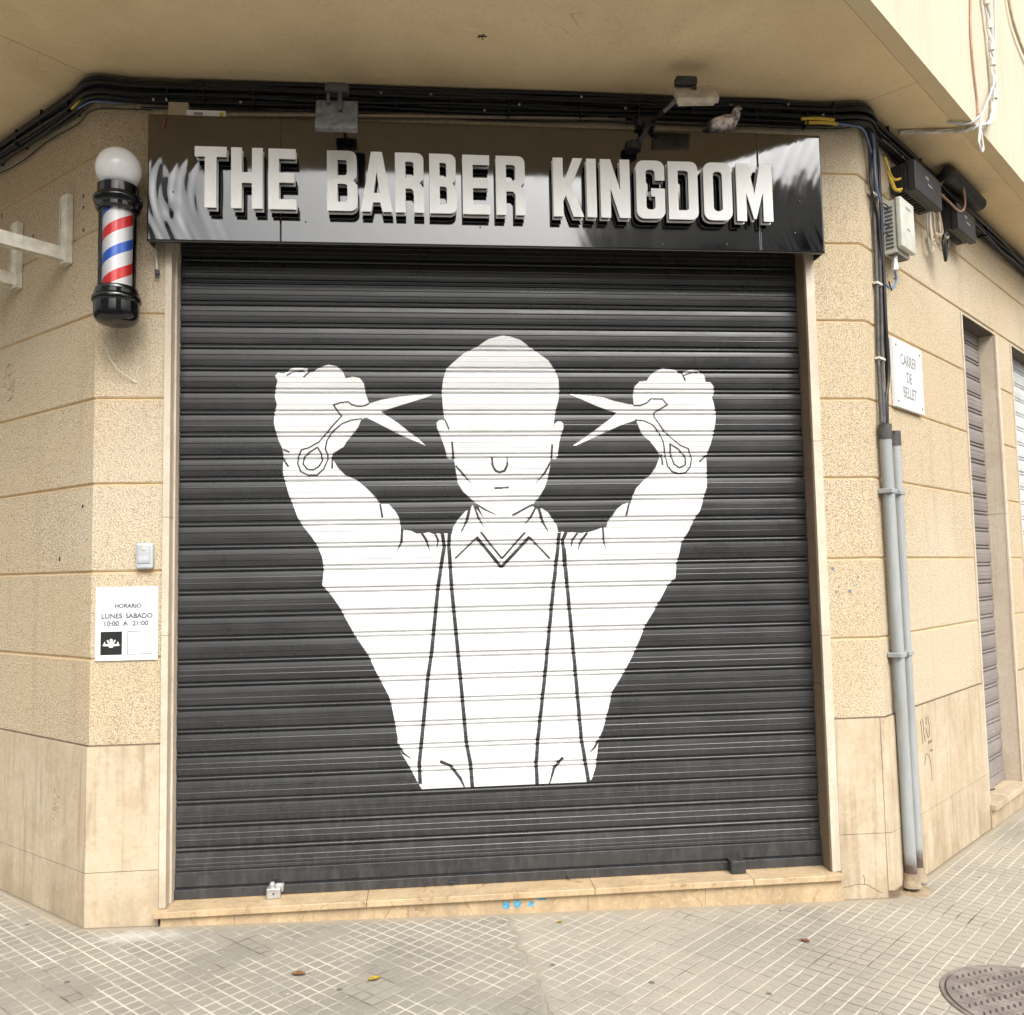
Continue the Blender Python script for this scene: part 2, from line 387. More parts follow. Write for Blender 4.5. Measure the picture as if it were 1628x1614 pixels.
def m_pavement():
    t = NT('grid_paving'); p = t.pos(); x, y, z = t.sep(p)[0:3]
    wob = t.noise(p, 9.0, 4, 0.65)
    xc = t.math('ADD', t.math('ADD', x, t.math('MULTIPLY', y, 0.085)), t.math('MULTIPLY', t.math('SUBTRACT', wob, 0.5), 0.10))
    side = t.math('GREATER_THAN', xc, 0.415)
    SQ = 0.0575
    def grid(ang, off, gx=1.0, gy=1.0):
        m = t.mapping(p, (1, 1, 1), (0, 0, radians(ang)), (off, off*0.7, 0)); u, v = t.sep(m)[0:2]
        res = []
        for k, cc in enumerate((u, v)):
            q = t.math('DIVIDE', cc, SQ); fr = t.math('FRACT', q)
            e = t.math('SUBTRACT', 0.5, t.math('ABSOLUTE', t.math('SUBTRACT', fr, 0.5)))      # 0 at a line, .5 in the middle
            q3 = t.math('DIVIDE', cc, SQ*3); f3 = t.math('FRACT', q3)
            e3 = t.math('SUBTRACT', 0.5, t.math('ABSOLUTE', t.math('SUBTRACT', f3, 0.5)))
            res += [e, e3, t.math('FLOOR', q3), t.math('FLOOR', q)]
        return res
    L = grid(45.5, 0.013); R = grid(-42.3, 0.02)
    g = []
    for a, b in zip(L, R):
        mx = t.N('ShaderNodeMix', data_type='FLOAT'); t.l.new(side, mx.inputs[0]); t.l.new(a, mx.inputs[2]); t.l.new(b, mx.inputs[3]); g.append(mx.outputs[0])
    eu, eu3, fu, qu, ev, ev3, fv, qv = g
    comb = t.N('ShaderNodeCombineXYZ'); t.l.new(fu, comb.inputs[0]); t.l.new(fv, comb.inputs[1]); t.l.new(side, comb.inputs[2])
    wn_ = t.N('ShaderNodeTexWhiteNoise'); t.l.new(comb.outputs[0], wn_.inputs[0]); tile = wn_.outputs['Value']
    comb2 = t.N('ShaderNodeCombineXYZ'); t.l.new(qu, comb2.inputs[0]); t.l.new(qv, comb2.inputs[1]); t.l.new(side, comb2.inputs[2])
    wn2 = t.N('ShaderNodeTexWhiteNoise'); t.l.new(comb2.outputs[0], wn2.inputs[0]); sqr = wn2.outputs['Value']
    big = t.noise(p, 1.3, 5, 0.6); mid = t.noise(p, 5.5, 6, 0.68); fine = t.noise(p, 85, 4, 0.75); fine2 = t.noise(p, 240, 3, 0.7)
    we = t.math('MULTIPLY', t.math('SUBTRACT', t.noise(p, 55, 3), 0.5), 0.07)
    wid = t.math('MULTIPLY', side, 0.012)
    lu = t.ramp(t.math('ADD', t.math('ADD', eu, wid), we), 0.055, 0.100, 1.0, 0.0); lv = t.ramp(t.math('ADD', t.math('ADD', ev, wid), we), 0.055, 0.100, 1.0, 0.0)
    ju = t.ramp(eu3, 0.006, 0.014, 1.0, 0.0); jv = t.ramp(ev3, 0.006, 0.014, 1.0, 0.0)
    # squares
    c = t.mix(tile, (0.270, 0.252, 0.208), (0.205, 0.192, 0.160))
    c = t.mix(t.ramp(sqr, 0.0, 1.0, 0.0, 0.35), c, (0.26, 0.243, 0.202))
    c = t.mix(t.math('MULTIPLY', t.ramp(mid, 0.42, 0.72), 0.55), c, (0.275, 0.257, 0.212))
    c = t.mix(t.math('MULTIPLY', t.ramp(big, 0.30, 0.62), t.math('MULTIPLY', side, 0.85)), c, (0.36, 0.322, 0.262))
    c = t.mix(t.math('MULTIPLY', t.ramp(fine, 0.50, 0.75), 0.40), c, (0.10, 0.092, 0.075))
    c = t.mix(t.math('MULTIPLY', t.ramp(fine2, 0.55, 0.8), 0.35), c, (0.38, 0.35, 0.285))
    # dust packed in the grooves; swept out in places where the groove reads dark
    dust = t.ramp(t.noise(p, 1.9, 4, 0.6), 0.34, 0.50)
    dustv = t.math('MULTIPLY', dust, t.math('SUBTRACT', 1.0, t.math('MULTIPLY', side, t.ramp(x, 0.7, 1.6, 0.0, 0.85))))
    lc_u = t.mix(dust, (0.115, 0.095, 0.07), (0.52, 0.475, 0.385)); lc_v = t.mix(dustv, (0.155, 0.13, 0.098), (0.48, 0.44, 0.36))
    # which axis stays pale on the right-hand field
    wear = t.ramp(t.noise(p, 3.3, 5, 0.7), 0.30, 0.58, 0.30, 0.92)
    c = t.mix(t.math('MULTIPLY', lu, wear), c, lc_v); c = t.mix(t.math('MULTIPLY', lv, wear), c, lc_u)
    thin = t.ramp(t.noise(p, 7, 3), 0.40, 0.6)
    c = t.mix(t.math('MULTIPLY', t.math('MAXIMUM', ju, jv), t.math('MULTIPLY', thin, 0.75)), c, (0.075, 0.062, 0.048))
    # cement patch between the two fields
    cr = t.math('ABSOLUTE', t.math('SUBTRACT', xc, 0.415)); crm = t.ramp(cr, 0.005, 0.026, 0.85, 0.0)
    c = t.mix(crm, c, (0.29, 0.258, 0.20)); crk = t.ramp(t.math('ABSOLUTE', t.math('SUBTRACT', xc, 0.412)), 0.001, 0.004, 0.7, 0.0)
    c = t.mix(t.math('MULTIPLY', crk, thin), c, (0.11, 0.095, 0.075))
    # mortar smear along the foot of the building
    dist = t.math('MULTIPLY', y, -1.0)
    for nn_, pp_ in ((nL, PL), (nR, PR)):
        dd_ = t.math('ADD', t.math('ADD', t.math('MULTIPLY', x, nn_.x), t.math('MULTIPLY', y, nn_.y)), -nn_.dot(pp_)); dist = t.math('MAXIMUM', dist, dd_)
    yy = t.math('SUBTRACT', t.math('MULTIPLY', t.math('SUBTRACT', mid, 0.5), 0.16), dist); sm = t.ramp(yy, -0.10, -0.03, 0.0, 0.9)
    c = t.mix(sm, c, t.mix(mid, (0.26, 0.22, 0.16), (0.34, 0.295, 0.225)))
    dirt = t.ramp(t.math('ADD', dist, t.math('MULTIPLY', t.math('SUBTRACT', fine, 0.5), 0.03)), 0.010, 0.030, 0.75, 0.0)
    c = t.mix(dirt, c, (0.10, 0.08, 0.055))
    # gum spots
    gsp = t.voro(p, 3.4, 'F1', 'Distance'); c = t.mix(t.ramp(t.math('ADD', gsp, t.math('MULTIPLY', mid, 0.03)), 0.052, 0.062, 0.75, 0.0), c, (0.07, 0.065, 0.055))
    gs2 = t.voro(p, 8.5, 'F1', 'Distance'); c = t.mix(t.ramp(gs2, 0.045, 0.06, 0.6, 0.0), c, (0.52, 0.50, 0.46))
    # white spilt plaster near the left corner
    dx = t.math('SUBTRACT', x, -1.18); dy = t.math('MULTIPLY', t.math('SUBTRACT', y, -0.13), 2.6)
    dd = t.math('ADD', t.math('SQRT', t.math('ADD', t.math('MULTIPLY', dx, dx), t.math('MULTIPLY', dy, dy))), t.math('MULTIPLY', t.math('SUBTRACT', t.noise(p, 16, 5, 0.7), 0.5), 0.5))
    c = t.mix(t.ramp(dd, 0.02, 0.24, 0.62, 0.0), c, (0.50, 0.485, 0.44))
    h = t.math('SUBTRACT', 1.0, t.math('MAXIMUM', lu, lv)); h = t.math('SUBTRACT', h, t.math('MULTIPLY', t.math('MAXIMUM', ju, jv), 0.6))
    h = t.math('MULTIPLY', h, t.math('SUBTRACT', 1.0, t.math('MAXIMUM', sm, crm)))
    nr = t.bump(h, 0.5, 0.003); nr = t.bump(fine, 0.35, 0.002, nr)
    return t.out(c, t.ramp(mid, 0.3, 0.7, 0.62, 0.85), nr, 0, 0.3)
MAT['paving'] = m_pavement()
MAT['asphalt'] = m_smooth('asphalt', (0.05, 0.05, 0.052), (0.07, 0.07, 0.07), 2, 0.9, 120, 0.3)
MAT['kerb'] = m_smooth('kerb_granite', (0.36, 0.35, 0.33), (0.28, 0.27, 0.26), 5, 0.8, 150)
MAT['far_wall'] = m_smooth('far_render', (0.74, 0.73, 0.71), (0.66, 0.65, 0.63), 1, 0.9, 30)
MAT['far_dark'] = plain('far_window', (0.03, 0.035, 0.04), 0.1)
MURAL = [[(0.46,2.733),(0.394,2.716),(0.328,2.674),(0.271,2.645),(0.218,2.599),(0.181,2.566),(0.164,2.509),(0.157,2.452),(0.161,2.378),(0.166,2.33),(0.172,2.305),(0.189,2.265),(0.202,2.2),(0.209,2.119),(0.215,2.103),(0.221,2.054),(0.23,1.998),(0.253,1.957),(0.292,1.921),(0.324,1.892),(0.355,1.82),(0.441,1.778),(0.548,1.817),(0.594,1.885),(0.632,1.929),(0.657,1.97),(0.675,2.018),(0.691,2.1),(0.696,2.132),(0.701,2.181),(0.705,2.263),(0.714,2.312),(0.723,2.362),(0.737,2.411),(0.742,2.461),(0.739,2.511),(0.724,2.56),(0.688,2.61),(0.639,2.647),(0.607,2.672),(0.55,2.713),(0.493,2.731),(0.456,2.733)],[(0.172,2.305),(0.158,2.311),(0.142,2.309),(0.13,2.296),(0.131,2.271),(0.145,2.24),(0.156,2.208),(0.172,2.159),(0.179,2.125),(0.191,2.115),(0.202,2.119),(0.205,2.2),(0.191,2.263)],[(0.703,2.263),(0.713,2.288),(0.728,2.301),(0.745,2.302),(0.758,2.292),(0.759,2.27),(0.745,2.23),(0.734,2.189),(0.728,2.132),(0.718,2.114),(0.705,2.114),(0.696,2.12),(0.699,2.181)],[(0.267,1.861),(0.229,1.821),(0.204,1.782),(0.196,1.746),(0.178,1.752),(0.162,1.752),(0.139,1.751),(0.123,1.753),(0.108,1.749),(0.087,1.758),(0.059,1.755),(0.028,1.752),(0.0,1.767),(-0.035,1.773),(-0.049,1.761),(-0.051,1.793),(-0.058,1.833),(-0.077,1.865),(-0.105,1.897),(-0.14,1.898),(-0.148,1.898),(-0.175,1.938),(-0.214,1.978),(-0.261,2.018),(-0.315,2.042),(-0.346,2.074),(-0.365,2.106),(-0.376,2.122),(-0.375,2.146),(-0.322,2.178),(-0.302,2.21),(-0.283,2.234),(-0.251,2.274),(-0.235,2.314),(-0.212,2.324),(-0.133,2.282),(-0.054,2.241),(0.025,2.205),(0.076,2.182),(0.041,2.217),(-0.006,2.253),(-0.062,2.298),(-0.109,2.33),(-0.14,2.352),(-0.085,2.37),(-0.005,2.395),(0.083,2.423),(0.115,2.437),(0.027,2.434),(-0.052,2.425),(-0.132,2.411),(-0.197,2.391),(-0.203,2.411),(-0.213,2.435),(-0.216,2.459),(-0.222,2.492),(-0.242,2.517),(-0.273,2.524),(-0.309,2.516),(-0.324,2.552),(-0.352,2.576),(-0.391,2.584),(-0.43,2.573),(-0.462,2.551),(-0.493,2.546),(-0.491,2.563),(-0.54,2.57),(-0.571,2.563),(-0.59,2.547),(-0.606,2.539),(-0.633,2.543),(-0.646,2.527),(-0.634,2.503),(-0.642,2.474),(-0.648,2.426),(-0.637,2.386),(-0.648,2.347),(-0.652,2.299),(-0.644,2.259),(-0.629,2.211),(-0.61,2.171),(-0.606,2.132),(-0.608,2.084),(-0.608,2.045),(-0.594,1.997),(-0.579,1.942),(-0.556,1.886),(-0.54,1.839),(-0.517,1.8),(-0.479,1.752),(-0.448,1.704),(-0.425,1.649),(-0.418,1.594),(-0.417,1.583),(-0.425,1.512),(-0.381,1.464),(-0.346,1.411),(-0.311,1.345),(-0.277,1.28),(-0.207,1.173),(-0.173,1.096),(-0.115,0.983),(-0.102,0.942),(-0.087,0.861),(-0.073,0.779),(-0.077,0.745),(-0.025,0.656),(0.021,0.568),(0.038,0.536),(0.278,0.536),(0.588,0.538),(0.841,0.539),(0.856,0.55),(0.879,0.614),(0.883,0.649),(0.895,0.737),(0.914,0.778),(0.941,0.86),(0.968,0.966),(1.039,1.072),(1.091,1.167),(1.145,1.286),(1.204,1.376),(1.263,1.478),(1.305,1.514),(1.311,1.587),(1.319,1.603),(1.339,1.684),(1.37,1.733),(1.406,1.798),(1.441,1.847),(1.46,1.904),(1.479,1.962),(1.485,2.02),(1.483,2.07),(1.483,2.119),(1.508,2.186),(1.528,2.244),(1.538,2.303),(1.542,2.345),(1.533,2.387),(1.523,2.424),(1.538,2.446),(1.536,2.479),(1.52,2.5),(1.494,2.503),(1.487,2.538),(1.458,2.559),(1.416,2.565),(1.381,2.554),(1.374,2.538),(1.347,2.559),(1.314,2.571),(1.276,2.575),(1.229,2.554),(1.198,2.524),(1.189,2.508),(1.151,2.503),(1.125,2.478),(1.115,2.428),(1.118,2.385),(1.097,2.387),(1.023,2.403),(0.957,2.424),(0.89,2.432),(0.791,2.44),(0.857,2.411),(0.922,2.382),(0.988,2.358),(1.029,2.345),(1.004,2.32),(0.936,2.271),(0.868,2.222),(0.804,2.181),(0.818,2.178),(0.885,2.209),(0.968,2.246),(1.053,2.283),(1.129,2.308),(1.14,2.274),(1.16,2.233),(1.192,2.204),(1.225,2.162),(1.249,2.129),(1.24,2.113),(1.222,2.071),(1.195,2.03),(1.161,2.006),(1.118,1.965),(1.1,1.925),(1.089,1.888),(1.075,1.892),(1.041,1.88),(1.016,1.86),(0.994,1.828),(0.973,1.804),(0.961,1.771),(0.943,1.772),(0.914,1.76),(0.873,1.748),(0.827,1.745),(0.791,1.749),(0.758,1.747),(0.742,1.752),(0.719,1.749),(0.714,1.783),(0.694,1.815),(0.671,1.848),(0.639,1.869),(0.622,1.861),(0.594,1.881),(0.549,1.825),(0.441,1.786),(0.363,1.812),(0.32,1.868),(0.3,1.889),(0.288,1.869)]]
STROKES = [([(-0.197,2.391),(-0.219,2.38),(-0.251,2.377),(-0.282,2.386),(-0.298,2.4),(-0.337,2.395),(-0.368,2.384),(-0.349,2.354),(-0.329,2.33),(-0.369,2.286),(-0.416,2.23),(-0.439,2.202),(-0.486,2.175),(-0.521,2.165),(-0.534,2.139),(-0.539,2.1),(-0.525,2.06),(-0.49,2.042),(-0.447,2.043),(-0.416,2.071),(-0.397,2.115),(-0.396,2.138),(-0.408,2.17),(-0.4,2.21),(-0.377,2.25),(-0.33,2.29),(-0.282,2.31),(-0.234,2.316)],0.0047),([(-0.445,2.177),(-0.486,2.151),(-0.509,2.127),(-0.513,2.095),(-0.494,2.071),(-0.467,2.067),(-0.439,2.083),(-0.422,2.111),(-0.428,2.147),(-0.445,2.177)],0.005),([(-0.606,2.167),(-0.579,2.155)],0.0054),([(-0.606,2.12),(-0.583,2.084)],0.0062),([(-0.375,2.13),(-0.376,2.075)],0.0054),([(-0.59,2.529),(-0.563,2.547),(-0.516,2.554),(-0.507,2.547)],0.0047),([(-0.485,2.546),(-0.51,2.521)],0.0054),([(-0.148,1.898),(-0.137,1.834)],0.007),([(-0.043,1.769),(-0.047,1.714),(-0.067,1.675)],0.0085),([(0.052,1.754),(0.073,1.72),(0.088,1.672)],0.0085),([(0.116,1.751),(0.13,1.719),(0.123,1.683)],0.007),([(0.15,1.755),(0.16,1.687),(0.145,1.608),(0.134,1.534)],0.0124),([(0.185,1.754),(0.181,1.686),(0.186,1.607),(0.189,1.533)],0.0124),([(0.212,1.63),(0.317,1.728)],0.0054),([(0.317,1.731),(0.435,1.583)],0.0116),([(0.338,1.756),(0.438,1.626)],0.0062),([(0.316,1.894),(0.356,1.868),(0.411,1.841)],0.0062),([(0.308,1.884),(0.327,1.828),(0.354,1.78)],0.007),([(0.285,1.873),(0.271,1.813),(0.242,1.757)],0.0101),([(0.221,2.082),(0.262,2.034),(0.294,1.997)],0.0062),([(0.172,2.309),(0.189,2.265)],0.0047),([(0.204,2.2),(0.211,2.115)],0.007),([(0.4,2.124),(0.401,2.085),(0.415,2.057),(0.435,2.049),(0.46,2.056),(0.474,2.085),(0.475,2.124)],0.0078),([(0.41,1.971),(0.478,1.973)],0.007),([(0.435,1.583),(0.577,1.728)],0.0116),([(0.577,1.727),(0.674,1.622)],0.0062),([(0.44,1.626),(0.555,1.751)],0.0062),([(0.597,1.889),(0.496,1.836)],0.0062),([(0.608,1.869),(0.585,1.825),(0.556,1.793)],0.0078),([(0.624,1.873),(0.645,1.8),(0.669,1.755)],0.0101),([(0.695,2.108),(0.659,2.043),(0.615,1.996)],0.0062),([(0.7,2.185),(0.695,2.112)],0.0062),([(1.08,1.892),(1.064,1.827)],0.007),([(0.943,1.773),(0.947,1.707),(0.955,1.666)],0.007),([(0.815,1.744),(0.79,1.709),(0.781,1.673)],0.0078),([(0.864,1.745),(0.83,1.7),(0.817,1.664)],0.0085),([(0.725,1.746),(0.717,1.678),(0.706,1.598),(0.697,1.523)],0.0124),([(0.758,1.747),(0.741,1.71),(0.747,1.613),(0.754,1.521)],0.0124),([(1.118,2.38),(1.156,2.382),(1.186,2.395),(1.209,2.416),(1.266,2.414),(1.291,2.385),(1.222,2.345),(1.221,2.324),(1.262,2.262),(1.31,2.212),(1.351,2.178),(1.393,2.161),(1.407,2.112),(1.398,2.07),(1.376,2.041),(1.342,2.035),(1.305,2.046),(1.281,2.075),(1.272,2.129),(1.264,2.195),(1.244,2.245),(1.212,2.283),(1.17,2.303),(1.124,2.308)],0.0047),([(1.297,2.187),(1.342,2.158),(1.375,2.12),(1.373,2.079),(1.343,2.065),(1.315,2.083),(1.301,2.129),(1.297,2.187)],0.0054),([(1.253,2.133),(1.256,2.079)],0.007),([(1.498,2.136),(1.446,2.095)],0.0062),([(1.374,2.542),(1.388,2.508)],0.0054),([(1.382,2.536),(1.424,2.55),(1.458,2.553)],0.0047),([(0.157,1.68),(0.126,1.489),(0.092,1.182),(0.073,1.065),(0.047,0.833),(0.027,0.66),(0.03,0.562)],0.0129),([(0.183,1.679),(0.192,1.488),(0.227,1.072),(0.252,0.75),(0.271,0.644),(0.278,0.532)],0.0129),([(0.716,1.671),(0.691,1.49),(0.641,1.072),(0.598,0.754),(0.587,0.637),(0.59,0.53)],0.0129),([(0.747,1.67),(0.76,1.464),(0.788,1.079),(0.81,0.746),(0.825,0.646),(0.841,0.533)],0.0129),([(0.127,0.664),(0.174,0.642),(0.22,0.583),(0.243,0.533)],0.0105),([(0.717,0.658),(0.673,0.611),(0.648,0.532)],0.0105),([(-0.077,0.754),(-0.048,0.709),(-0.013,0.684)],0.0082),([(0.895,0.737),(0.875,0.703),(0.851,0.68)],0.0082)]
GLYPHS = [('T',-0.958,-0.816),('H',-0.796,-0.655),('E',-0.629,-0.504),('B',-0.365,-0.226),('A',-0.211,-0.065),('R',-0.053,0.081),('B',0.106,0.233),('E',0.261,0.39),('R',0.418,0.557),('K',0.689,0.835),('I',0.85,0.897),('N',0.917,1.06),('G',1.09,1.23),('D',1.247,1.393),('O',1.421,1.562),('M',1.584,1.764)]


GZ = lambda x, y=0: -0.019*x           # the pavement falls slightly to the right

# ------------------------------------------------------------------ ground
def ground():
    mb = MB(); O = [(-9, 14), (-9, -3.2), (9, -3.2), (9, 14)]
    nx = 24
    for i in range(nx):
        a = -9+18*i/nx; b = -9+18*(i+1)/nx
        mb.poly([(a, -3.2, GZ(a)), (b, -3.2, GZ(b)), (b, 14, GZ(b)), (a, 14, GZ(a))])
    o = mb.build('pavement', MAT['paving']); o['kind'] = 'structure'
    mb = MB()
    for i in range(18):
        a = -9+i+0.004; b = -8.004+i
        mb.add([(a, -3.36, -0.2), (b, -3.36, -0.2), (b, -3.204, -0.2), (a, -3.204, -0.2), (a, -3.36, GZ(a)), (b, -3.36, GZ(b)), (b, -3.204, GZ(b)), (a, -3.204, GZ(a))],
               [(0,1,5,4), (4,5,6,7), (1,2,6,5), (0,4,7,3), (2,3,7,6)])
    o = mb.build('kerb', MAT['kerb']); o['kind'] = 'structure'
    mb = MB(); mb.poly([(-400, -400, -0.31), (400, -400, -0.31), (400, 400, -0.31), (-400, 400, -0.31)])
    o = mb.build('road', MAT['asphalt']); o['kind'] = 'structure'
ground()

# ------------------------------------------------------------------ the corner building
BLD = thing('corner_building', 'beige pebble dash corner building with stone plinth, jutting ceiling and closed shop shutter', 'building')
ROWS = [0.8176, 1.2005, 1.593, 1.996, 2.394, 2.795, 3.196, 3.562]
SOF = 3.93
def wall_mesh(mb, t0, t1, z0=0.8176, z1=3.95, g=0.005, dep=0.008):
    """pebble-dash courses with recessed smooth grooves, swept between t0 and t1"""
    prof = [(z0, 0.0, 0)]
    for r in [z for z in ROWS if z0+0.02 < z < z1-0.02]:
        prof += [(r-0.0095, 0.0, 0), (r-0.009, -0.003, 1), (r-g, -0.003, 1), (r-g+0.0015, -dep, 1), (r+g-0.0015, -dep, 1), (r+g, -0.003, 1), (r+0.009, -0.003, 1), (r+0.0095, 0.0, 1)]
    prof.append((z1, 0.0, 0))
    for (za, oa, _), (zb, ob, m) in zip(prof[:-1], prof[1:]):
        mb.poly([WP(t0, za, oa), WP(t1, za, oa), WP(t1, zb, ob), WP(t0, zb, ob)], m)
ZT = 3.10           # head of the shop opening (behind the sign)
WM = [MAT['stucco'], MAT['groove']]
mb = MB(); wall_mesh(mb, XL-7.0, XL); mb.build('wall', WM, BLD)
mb = MB(); wall_mesh(mb, XL, -1.134); wall_mesh(mb, 2.04, XR)
mb.poly([WP(-1.134, 3.34), WP(2.04, 3.34), WP(2.04, 3.95), WP(-1.134, 3.95)], 0); mb.build('wall', WM, BLD)
mb = MB(); wall_mesh(mb, XR, XR+1.60)
wall_mesh(mb, XR+1.60, XR+2.37, 3.172); wall_mesh(mb, XR+2.37, XR+2.785); wall_mesh(mb, XR+2.785, XR+3.9, 3.172); wall_mesh(mb, XR+3.9, XR+9)
mb.build('wall', WM, BLD)

for t_ in (XR-0.048,):
    mb = MB()
    for za, zb_ in zip([0.8176]+ROWS[1:], ROWS[1:]+[3.9]):
        mb.poly([WP(t_-0.0015, za+0.0095, 0.0005), WP(t_+0.0015, za+0.0095, 0.0005), WP(t_+0.0015, zb_-0.0095, 0.0005), WP(t_-0.0015, zb_-0.0095, 0.0005)])
    mb.build('corner_joint', MAT['groove'], BLD)
# plinth of stone slabs, each slab its own block with fine joints over mortar
def slab(t0, t1, z0, z1, mi=0, off=0.010, gap=0.0014):
    a = t0 if t0 in (XL, XR) else t0+gap
    b = t1 if t1 in (XL, XR) else t1-gap
    P = [WP(a, z0+gap, off), WP(b, z0+gap, off), WP(b, z1-gap, off), WP(a, z1-gap, off)]
    Q = [WP(a, z0+gap, 0), WP(b, z0+gap, 0), WP(b, z1-gap, 0), WP(a, z1-gap, 0)]
    mb.add(P+Q, [(0,1,2,3), (3,2,6,7), (0,4,5,1), (0,3,7,4), (1,5,6,2)], mi)
TOP = 0.8120
def back(t0, t1): mb.poly([WP(t0, -0.3, 0.004), WP(t1, -0.3, 0.004), WP(t1, 0.817, 0.004), WP(t0, 0.817, 0.004)], 1)
PM = [MAT['plinth'], MAT['backing']]
mb = MB(); back(XL-7, XL)
for a, b in [(0.0, 0.42), (0.42, 0.80), (0.80, 1.32), (1.32, 1.95), (1.95, 2.6), (2.6, 4), (4, 7)]:
    t1 = XL if a == 0 else XL-a
    slab(XL-b, t1, 0.262, TOP); slab(XL-b, t1, -0.2, 0.262)
mb.build('plinth', PM, BLD)
mb = MB(); back(XL, -1.134); slab(XL, -1.134, 0.262, TOP); slab(XL, -1.134, -0.2, 0.262); mb.build('plinth', PM, BLD)
mb = MB(); back(2.04, XR)
slab(2.04, XR-0.030, 0.262, TOP); slab(2.04, XR-0.030, -0.2, 0.262)
slab(XR-0.030, XR, 0.262, TOP); slab(XR-0.030, XR, -0.012, 0.262); mb.build('plinth', PM, BLD)
mb = MB(); back(XR, XR+1.60)
slab(XR, XR+0.10, 0.262, TOP); slab(XR, XR+0.10, -0.012, 0.262)
for a, b in [(0.10, 0.62), (0.62, 1.30), (1.30, 1.60)]: slab(XR+a, XR+b, 0.262, TOP)
for a, b in [(0.10, 0.43), (0.43, 0.90), (0.90, 1.30), (1.30, 1.60)]: slab(XR+a, XR+b, -0.25, 0.262)
mb.build('plinth', PM, BLD)
mb = MB(); back(XR+2.37, XR+2.785); slab(XR+2.40, XR+2.76, 0.262, TOP); slab(XR+2.40, XR+2.76, -0.3, 0.262); mb.build('plinth', PM, BLD)
mb = MB(); back(XR+3.9, XR+9); slab(XR+3.93, XR+9, 0.262, TOP); slab(XR+3.93, XR+9, -0.3, 0.262); mb.build('plinth', PM, BLD)


# stone surround of the shop opening: face strips and reveals
mb = MB()
def strip(x0, x1, y0, y1, segs):
    for za, zb in segs: mb.box(x0, x1, y0, y1, za+0.0008, zb-0.0008, 0, 0.0015)
strip(-1.134, -1.103, -0.012, 0.10, [(0.092, 1.30), (1.30, 1.84), (1.84, 3.34)])
strip(-1.103, -1.093, 0.045, 0.16, [(0.092, 3.34)])
strip(1.996, 2.040, -0.012, 0.008, [(0.092, 1.22), (1.22, 2.18), (2.18, 3.34)])
strip_b = [(0.092, 0.98), (0.98, 2.05), (2.05, 3.34)]
mb.box(-1.103, 1.996, -0.006, 0.16, 3.30, 3.339)
mb.build('door_frame', MAT['frame'], BLD)
mb = MB(); strip(1.9945, 2.040, 0.0085, 0.16, strip_b); mb.build('door_reveal', m_stone('reveal_stone_shaded', (0.27, 0.20, 0.135), (0.19, 0.135, 0.085), 0.5, 0.4), BLD)  # brown stone, its colour darkened further for the shade on this side face
# threshold: three slabs over a riser
mb = MB()
for a, b in [(-1.150, -0.215), (-0.215, 0.83), (0.83, 1.59), (1.59, 2.036)]:
    mb.box(a+0.0007, b-0.0007, -0.052, 0.17, 0.062, 0.0905, 0, 0.003)
for a, b in [(-1.12, -0.80), (-0.80, -0.03), (-0.03, 0.80), (0.80, 1.36), (1.36, 2.040)]:
    mb.box(a+0.0008, b-0.0008, -0.030, 0.16, -0.2, 0.0615)
mb.box(-1.09, 1.99, 0.086, 0.098, 0.0905, 0.094)
mb.build('threshold', MAT['marble'], BLD)

# ------------------------------------------------------------------ roller shutters
def slat_profile(z_top, z_bot, pitch, z_ref, step):
    """rows (z, depth) of a rolled steel curtain; depth grows into the wall"""
    rows = []; n = int((z_top - z_bot)/step)
    for i in range(n+1):
        z = z_bot + (z_top - z_bot)*i/n
        f = ((z_ref - z)/pitch) % 1.0         # 0 at the upper black line, growing downward
        d = 0.0
        if f < 0.050 or f > 0.972: d = 0.017
        elif f < 0.185: x = (f-0.115)/0.07; d = 0.003 + 0.006*x*x        # narrow rolled bead
        elif f < 0.240: d = 0.016
        else:
            x = (f-0.235)/0.74; d = 0.0010 + 0.0042*abs(2*x-1)**2.2
            for c in (0.335, 0.655):
                if abs(x-c) < 0.022: d -= 0.0030*(1-abs(x-c)/0.022)
        rows.append((z, d))
    return rows
def intervals(poly, z):
    xs = []
    n = len(poly)
    for i in range(n):
        x0, z0 = poly[i]; x1, z1 = poly[(i+1) % n]
        if (z0 <= z < z1) or (z1 <= z < z0): xs.append(x0+(x1-x0)*(z-z0)/(z1-z0))
    xs.sort(); return [(xs[i], xs[i+1]) for i in range(0, len(xs)-1, 2)]
STROKE_POLYS = []
for pts, wd in STROKES:
    wd *= 1.6 if wd < 0.0063 else 1.4
    n = len(pts)
    for i in range(n-1):
        (x0, z0), (x1, z1) = pts[i], pts[i+1]
        L = math.hypot(x1-x0, z1-z0) or 1e-6; ux, uz = (x1-x0)/L, (z1-z0)/L
        def wa(j):
            k = 1.0
            if n > 2 and wd > 0.009 and wd < 0.0165:
                if j == n-1: k = 0.35
            return wd*0.5*k
        a, b = wa(i), wa(i+1); e = min(a, 0.0015)
        STROKE_POLYS.append([(x0-uz*a-ux*e, z0+ux*a-uz*e), (x1-uz*b+ux*e, z1+ux*b+uz*e), (x1+uz*b+ux*e, z1-ux*b+uz*e), (x0+uz*a-ux*e, z0-ux*a-uz*e)])
